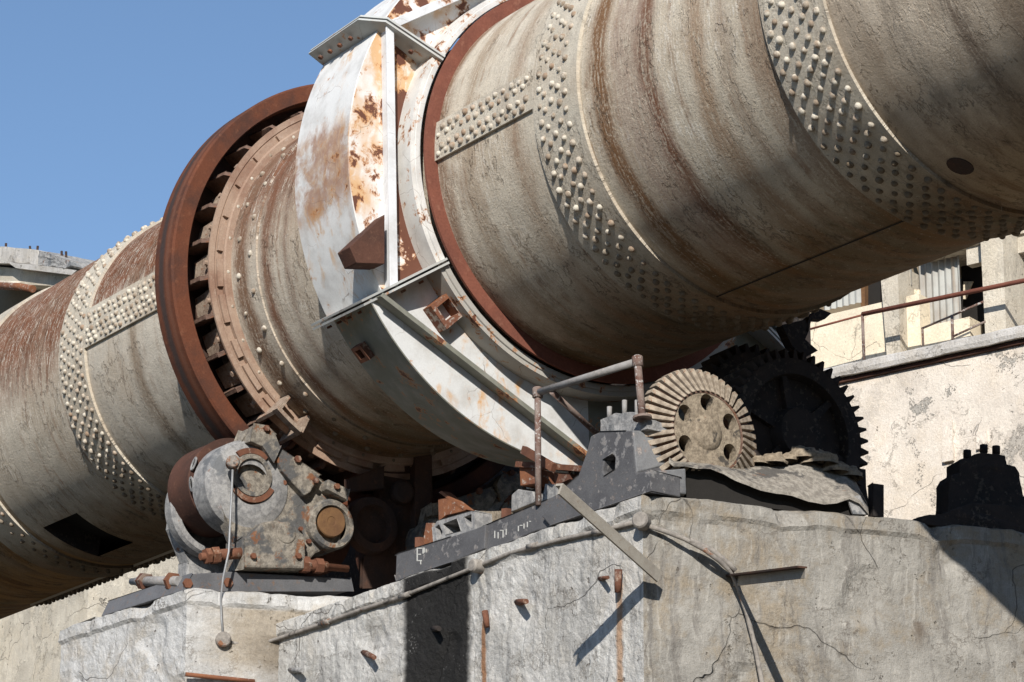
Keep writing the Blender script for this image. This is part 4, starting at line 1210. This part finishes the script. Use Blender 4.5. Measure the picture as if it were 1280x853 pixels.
def angle_iron(name, a, b, w, up, label, mats, th=.012, roll=0):
    mb = MB(); a, b = Vector(a), Vector(b); M = frame(b - a, up) @ Matrix.Rotation(R_(roll), 4, 'X'); L = (b - a).length; c = (a + b) / 2
    mb.box(c, (L, w, th), M.to_3x3()); mb.box(c + M.to_3x3() @ Vector((0, w / 2 - th / 2, -w / 2 - th * .51)), (L, th, w), M.to_3x3(), 1)
    o = mb.build(name, mats, None); return tag(o, label, 'angle iron')


angle_iron('angle_iron', LF.off(-.02).at((822, 716)), LF.off(1.19).at((699, 606)), .075, (.5, -.8, .45), 'long beige angle iron leaning out from the pier edge below the handrail', [MAT['angle'], MAT['angle']], .02, 55)
angle_iron('angle_iron', RF.off(-.02).at((912, 720)), RF.off(1.7).at((1003, 709)), .075, (.3, .2, .9), 'short brown angle iron sticking out of the tan right wall', [MAT['browndark'], MAT['angle']], .014, 15)
stubs = [((773, 712), (772, 741), 'rusty flat stub under the leaning angle iron with a long pale streak below', .034, 0),
         ((606, 764), (609, 784), 'rusty hook stub halfway along the streaked wall with a brown stain below', .03, 0),
         ((646, 753), (658, 752), 'small rusty bolt end in the streaked wall right of the hook stub', .03, 0),
         ((453, 815), (468, 822), 'crumbling brown bolt stub in the broken patch left of the tar stain', .03, 0),
         ((362, 838), (378, 838), 'pale bolt stub low on the wall at lower left', .03, 0),
         ((541, 786), (549, 786), 'black stub in a hole within the tar stain', .03, 0),
         ((748, 724), (760, 722), 'small pale hook in the wall left of the rusty flat stub', .02, 0)]
for a, b, lab, r, _ in stubs:
    mb = MB(); A, B = LF.off(-.04).at(a), LF.off(.10).at(b)
    if abs(a[1] - b[1]) > 10: B = LF.off(.05).at(b); A = LF.off(.06).at(a)
    mb.tube([A, A.lerp(B, .6), B], [r, r * .9, r * .75], 7)
    st = mb.build('wall_stub', MAT['rust'] if 'rusty' in lab or 'brown' in lab else MAT['castgrey'] if 'pale' in lab else MAT['black'], None)
    tag(st, lab, 'wall stub', 'stubs in the pier wall')
mb = MB(); mb.tube([Plane(nR, s0 + nR * .07).at(q) for q in [(232, 843), (250, 845), (290, 849), (318, 852)]], .022, 7)
rr = mb.build('rusty_rail', MAT['rustplate'], None); tag(rr, 'rusty strip lying across the rubble at the foot of the small pier', 'steel strip')

# ------------------------------------------------------------------ buildings behind
MAT['bgwall'] = concrete_mat('stained_render_wall', a=(.70, .63, .54), b=(.62, .55, .47), warm=(.70, .60, .47), warmk=.4, streak=.10, spall=.62, seed=12.3, dark=(.42, .37, .32), hd=.02, spcol=((.36, .34, .31), (.26, .25, .22)))
MAT['bgledge'] = concrete_mat('chipped_ledge', a=(.58, .55, .51), b=(.46, .43, .39), warm=(.5, .45, .38), streak=.2, spall=.45, seed=3.9)
MAT['cream'] = concrete_mat('cream_boards', a=(.72, .63, .48), b=(.66, .57, .43), warm=(.74, .64, .47), streak=.12, spall=.0, seed=6.2, dark=(.5, .42, .3), crackk=.08, hd=.01, layk=.05)
MAT['column'] = concrete_mat('column_concrete', a=(.60, .54, .44), b=(.50, .45, .37), warm=(.58, .5, .38), streak=.25, spall=.2, seed=2.2, dark=(.35, .31, .26))
MAT['yellow'] = concrete_mat('yellowish_pier_concrete', a=(.60, .54, .42), b=(.50, .46, .37), warm=(.66, .57, .40), warmk=.6, streak=.45, spall=.2, seed=9.6, dark=(.36, .34, .30), hd=.03)
MAT['dim'] = plain('brown_inner_wall', (.20, .155, .10), .9)


def corr_mat():
    m = NT('corrugated_sheet'); p = m.co()
    n1 = m.noise(p, 2, 5, .6); n2 = m.noise(m.map(p, (6, 6, .6)), 1, 4)
    c = m.mix(m.ss(n1, .4, .7), (.40, .40, .37), (.30, .28, .25)); c = m.mix(m.mul(m.ss(n2, .52, .7), .6), c, (.26, .19, .13))
    return m.out(c, .7)


MAT['corr'] = corr_mat()
W0 = Vector((-3.13, 8.0, 14.0)); wa = Vector((math.cos(R_(19.6)), math.sin(R_(19.6)), 0)); wn = Vector((wa.y, -wa.x, 0))
WP = Plane(wn, W0)


def W(a, b, z): return W0 + wa * a + wn * b + Vector((0, 0, z - 14.0))


def wbox(mb, a0, a1, b0, b1, z0, z1, mi=0):
    mb.hexa([W(a0, b0, z0), W(a1, b0, z0), W(a1, b0, z1), W(a0, b0, z1), W(a0, b1, z0), W(a1, b1, z0), W(a1, b1, z1), W(a0, b1, z1)], mi)


zl = WP.off(.12).at((1280, 421)).z; zt = WP.off(.12).at((1280, 405)).z
wl = thing('retaining_wall', W(0, 0, 0), 'tall pale rendered wall with grey bare patches and a chipped ledge behind the gears', 'wall')
mb = MB(); wbox(mb, -7, 9, 0, -1.2, 0, zl + .02); mb.build('wall_face', MAT['bgwall'], wl)
mb = MB()
n = 90
rows = []
for k in range(n + 1):
    a = -7 + 16 * k / n
    e1 = .02 * mnoise.noise(Vector((a * 3, 1, 1))); e2 = .025 * mnoise.noise(Vector((a * 4, 5, 1)))
    rows.append([mb.v(W(a, b, z)) for b, z in ((-.02, zl + .012), (.12 + e1, zl + e2), (.135 + e1, zl + .05), (.13 + e1, zt - .03), (.09 + e2, zt + e1), (-1.3, zt))])
for a, b in zip(rows, rows[1:]):
    for j in range(5): mb.face([a[j], b[j], b[j+1], a[j+1]])
mb.build('ledge', MAT['bgledge'], wl)
mb = MB(); wbox(mb, -7, 9, .003, .05, zl - .045, zl - .005); mb.build('ledge_shadow', MAT['roller'], wl)  # dark strip painted in as the ledge's shadow line
mb = MB()
for a_, z0, z1, h in ((1186, 528, 578, .05), (1228, 540, 562, .04)):
    c0_ = WP.at((a_, z0)); c1_ = WP.at((a_, z1)); w_ = (c0_ - c1_).length
    mb.hexa([c1_ - wa * .06, c1_ + wa * .08, c0_ + wa * .06, c0_ - wa * .07, c1_ - wa * .06 + wn * h, c1_ + wa * .08 + wn * h, c0_ + wa * .06 + wn * h * .6, c0_ - wa * .07 + wn * h * .6])
mb.build('render_lump', MAT['bgwall'], wl, rough=.012, sub=2)

bd = thing('factory_building', W(0, -2, 14), 'cream factory building with concrete columns and corrugated sheets above the ledge', 'building')
SB = WP.off(-.55)
zA = zt - .3
cream_top = SB.at((1076, 384)).z


def aof(pxl, pl): return (pl.at(pxl) - W0).dot(wa)


mb = MB()
a1_ = aof((1150, 400), SB); aR = aof((1152, 400), SB)
wbox(mb, -7, a1_, -.55, -.85, zA, cream_top); wbox(mb, a1_ + .004, aof((1212, 410), SB), -.56, -.85, zA, SB.at((1170, 405)).z)
mb.build('wall', MAT['cream'], bd)


def wquad(name, pl, q, dep, mat, parent=bd):
    mb = MB(); mb.prism([pl.at(k) for k in q], -wn * dep); return mb.build(name, mat, parent)


wquad('column', SB.off(.18), [(1100, 335), (1122, 330), (1126, 452), (1109, 452)], .5, MAT['column'])
wquad('column', SB.off(.30), [(1224, 270), (1252, 264), (1258, 425), (1232, 428)], .55, MAT['column'])


def corrugated(name, pl, q0, q1, ztop_px, zbot_px, pitch=.09):
    A = pl.at(q0); B = pl.at(q1); L = (B - A).dot(wa); n = int(L / pitch * 4)
    z0 = pl.at(zbot_px).z; z1 = pl.at(ztop_px).z; mb = MB(); pr = None
    for k in range(n + 1):
        a = L * k / n; d = .018 * math.sin(2 * math.pi * a / pitch)
        p = Vector((A.x, A.y, 0)) + wa * a + wn * d
        cur = [mb.v(p + Vector((0, 0, z0))), mb.v(p + Vector((0, 0, z1)))]
        if pr: mb.face([pr[0], cur[0], cur[1], pr[1]])
        pr = cur
    return mb.build(name, MAT['corr'], bd)


corrugated('corrugated_sheet', SB.off(-.1), (1030, 380), (1076, 380), (1050, 330), (1050, 384))
corrugated('corrugated_sheet', SB.off(-.25), (1150, 380), (1202, 380), (1170, 300), (1170, 406))
corrugated('corrugated_sheet', SB.off(-.1), (1124, 370), (1142, 370), (1130, 320), (1130, 358))
win = wquad('window', SB.off(-.35), [(1081, 330), (1100, 330), (1100, 386), (1081, 386)], .06, MAT['inside'])
wquad('frame', SB.off(-.27), [(1076, 330), (1081, 330), (1081, 387), (1076, 387)], .12, MAT['cap'], win)
win = wquad('window', SB.off(-.3), [(1123, 357), (1141, 359), (1141, 392), (1124, 391)], .06, MAT['inside'])
wquad('frame', SB.off(-.2), [(1141, 362), (1149, 362), (1150, 394), (1141, 394)], .12, MAT['cream'], win)
win = wquad('window', SB.off(-.6), [(1201, 325), (1232, 325), (1232, 402), (1203, 402)], .06, MAT['inside'])
wquad('pane', SB.off(-.5), [(1204, 352), (1216, 352), (1207, 374), (1204, 374)], .02, MAT['cream'], win)
wquad('inner_wall', SB.off(-1.1), [(1120, 255), (1420, 180), (1420, 470), (1190, 470)], .2, MAT['dim'])
mb = MB(); zr = SB.off(-.3).at((1215, 318)).z
wbox(mb, aof((1150, 330), SB), 9, -.58, -3, zr, zr + .25); wbox(mb, aof((1205, 330), SB), 9, -.62, -.75, zr - .22, zr - .003)
mb.build('roof_slab', MAT['column'], bd)
mb = MB(); wbox(mb, -7, 9, -1.8, -2.2, 10, zr + 3); mb.build('rear_wall', MAT['dim'], bd)

rl = thing('ledge_railing', W(0, .0, zt), 'brown pipe railing along the ledge of the pale wall in front of the cream building', 'railing')
g = WP.off(.02)
mb = MB(); mb.tube([g.at((1000, 415)), g.at((1078, 394))], .014, 8); mb.tube([g.at((1078, 393)), g.at((1290, 349)), g.at((1400, 326))], .030, 8); mb.build('top_rail', MAT['wear'], rl)
mb = MB(); mb.tube([g.at((1078, 392)), g.at((1080, 450))], .018, 8); mb.build('post', MAT['railrust'], rl)
g = WP.off(-.25)
mb = MB(); mb.tube([g.at((1152, 411)), g.at((1190, 395)), g.at((1230, 377))], .014, 8); mb.tube([g.at((1191, 421)), g.at((1232, 402))], .014, 8); mb.build('low_rail', MAT['railrust'], rl)
mb = MB(); mb.tube([g.at((1153, 410)), g.at((1154, 432))], .014, 8); mb.build('post', MAT['railrust'], rl)
mb = MB(); mb.tube([g.at((1190, 394)), g.at((1191, 425))], .018, 8); mb.build('post', MAT['railrust'], rl)

# next pier, seen low behind the small one
yw = Plane(nR, PX(-30.0).at((100, 790)))
A = yw.at((-120, 800)); B = yw.at((420, 800))
d_ = (B - A).normalized()
yp = thing('far_pier', (A + B) / 2 - Vector((0, 0, ((A + B) / 2).z)), 'yellowish concrete pier wall standing behind the small pier below the tube', 'concrete pier', 'piers under the kiln')
zc = yw.at((100, 787)).z
mb = MB()
mb.prism([Vector((A.x, A.y, 0)), Vector((B.x, B.y, 0)), Vector((B.x, B.y, zc)), Vector((A.x, A.y, zc))], -nR * 2.5)
mb.build('lower_wall', MAT['yellow'], yp)
A2 = A - nR * .12; B2 = B - nR * .12; z2 = yw.at((215, 640)).z
mb = MB(); mb.prism([Vector((A2.x, A2.y, zc + .002)), Vector((B2.x, B2.y, zc + .002)), Vector((B2.x, B2.y, z2)), Vector((A2.x, A2.y, zc + 1.4))], -nR * 2.3)
mb.build('upper_wall', MAT['yellow'], yp)

# broken concrete tower top, upper left
tw = thing('concrete_tower', (-27.5, 7.5, 0), 'broken concrete gallery end with lit beam and rebar against the sky at upper left', 'concrete building')
g = PY(6)


def cropT(p): return px(0, 290, 6.095, p)


def tq(name, q, mat, dep=3.0, gg=g, rough=0, sub=0):
    mb = MB(); mb.prism([gg.at(k) for k in cropT(q)], (0, dep, 0)); return mb.build(name, mat, tw, rough=rough, sub=sub)


tq('parapet', [(-200, 105), (-60, 112), (45, 112), (110, 122), (230, 130), (288, 138), (290, 252), (100, 232), (-200, 205)], MAT['bgledge'])
tq('rubble', [(290, 140), (330, 150), (365, 150), (400, 185), (450, 190), (500, 212), (535, 215), (540, 255), (500, 275), (292, 252)], MAT['castgrey'], 2.0, g.off(-.05), .05, 3)
tq('ledge', [(-200, 190), (40, 222), (110, 236), (300, 254), (585, 293), (545, 328), (120, 276), (70, 240), (30, 240), (-200, 235)], MAT['bgledge'], 3.0, g.off(-.30))
tq('beam', [(-200, 245), (60, 272), (545, 336), (420, 412), (-200, 385)], MAT['column'], 2.5, g.off(-.12))
mb = MB(); mb.tube([g.off(-.3).at(k) for k in cropT([(-200, 388), (80, 398), (170, 402)])], .06, 10); mb.build('pipe', MAT['column'], tw)
mb = MB(); mb.tube([g.off(-.35).at(k) for k in cropT([(-200, 405), (150, 418), (250, 435)])], .07, 10); mb.build('pipe', MAT['rustplate'], tw)
tq('soffit', [(-200, 420), (480, 400), (300, 700), (-200, 760)], MAT['dim'], 2.0, g.off(.6))
for x0, y0, x1, y1 in ((470, 215, 470, 148), (505, 218, 503, 152), (285, 140, 288, 108), (230, 130, 228, 112), (45, 112, 46, 88)):
    mb = MB(); mb.tube([g.off(.2).at(cropT([(x0, y0)])[0]), g.off(.2).at(cropT([(x1, y1)])[0])], .025, 6); mb.build('rebar', MAT['browndark'], tw)
mb = MB(); mb.box((-27.5, 8.5, 9), (4, 4, 18)); mb.build('tower_leg', MAT['column'], tw)

# ------------------------------------------------------------------ ground, sky, sun, camera
mb = MB()
for k in range(1):
    N_ = 64; V = [mb.v((math.cos(2 * math.pi * j / N_) * 600, math.sin(2 * math.pi * j / N_) * 600, 0)) for j in range(N_)]
    mb.face(V)
gm = NT('dusty_yard'); p = gm.co(); n1 = gm.noise(p, .4, 6, .6); n2 = gm.noise(p, 6, 5, .65)
cg = gm.mix(gm.ss(n1, .35, .65), (.12, .105, .08), (.09, .078, .06)); cg = gm.val(cg, n2, .75, 1.25)
MAT['ground'] = gm.out(cg, .95, gm.bump(n2, .4, .03))
gr = mb.build('ground', MAT['ground']); tag(gr, 'dusty yard', kind='structure'); del gr['label']

# ring of high ground out of view, added to block low sky light
mb = MB(); N_ = 180; rows = []
for k in range(N_):
    a = 2 * math.pi * k / N_; u = Vector((math.cos(a), math.sin(a), 0)); c_ = Vector((21, -14, 0))
    hgt = 30 + 7 * mnoise.noise(u * 3) + 3 * mnoise.noise(u * 11)
    rows.append([mb.v(c_ + u * r + Vector((0, 0, z * hgt + 1.5 * mnoise.noise(u * 20 + Vector((0, 0, r)))))) for r, z in ((95, -.1), (115, .35), (135, .8), (155, 1.0), (230, .6))])
for k in range(N_):
    for j in range(4): mb.face([rows[k][j], rows[k][j+1], rows[(k+1) % N_][j+1], rows[(k+1) % N_][j]], smooth=True)
hl = mb.build('sky_block_hills', plain('sky_block_slope', (.075, .075, .045), .95, var=.4, scale=.2)); tag(hl, kind='structure')

LV = Vector((.707, -.546, .45)).normalized()
el = math.asin(LV.z); az = math.atan2(LV.x, LV.y)      # compass angle from +Y towards +X
world = bpy.data.worlds.new('World'); scene.world = world; world.use_nodes = True
nt = world.node_tree
sky = nt.nodes.new('ShaderNodeTexSky'); sky.sky_type = 'NISHITA'; sky.sun_disc = False
sky.sun_elevation = el; sky.sun_rotation = az; sky.altitude = 200; sky.air_density = 1.0; sky.dust_density = .15; sky.ozone_density = 3.0
bgd = nt.nodes['Background']; nt.links.new(sky.outputs[0], bgd.inputs[0]); bgd.inputs[1].default_value = .12
sl_ = bpy.data.lights.new('sun', 'SUN'); sl_.energy = 5.0; sl_.angle = R_(.5); sl_.color = (1, .955, .89)
so = bpy.data.objects.new('sun', sl_); col.objects.link(so); so.rotation_euler = LV.to_track_quat('Z', 'Y').to_euler(); so.location = (10, -10, 30)

cam = bpy.data.cameras.new('camera'); co_ = bpy.data.objects.new('camera', cam); col.objects.link(co_)
cam.sensor_width = 36; cam.lens = 36 * FPX / 1280; cam.clip_end = 2000; cam.clip_start = .5
mc = Matrix((CX, CU, -CF)).transposed().to_4x4(); mc.translation = CAM; co_.matrix_world = mc
scene.camera = co_
vs = scene.view_settings; vs.view_transform = 'Standard'; vs.look = 'None'; vs.exposure = .2; vs.gamma = 1; vs.use_curve_mapping = False
scene.cycles.max_bounces = 6
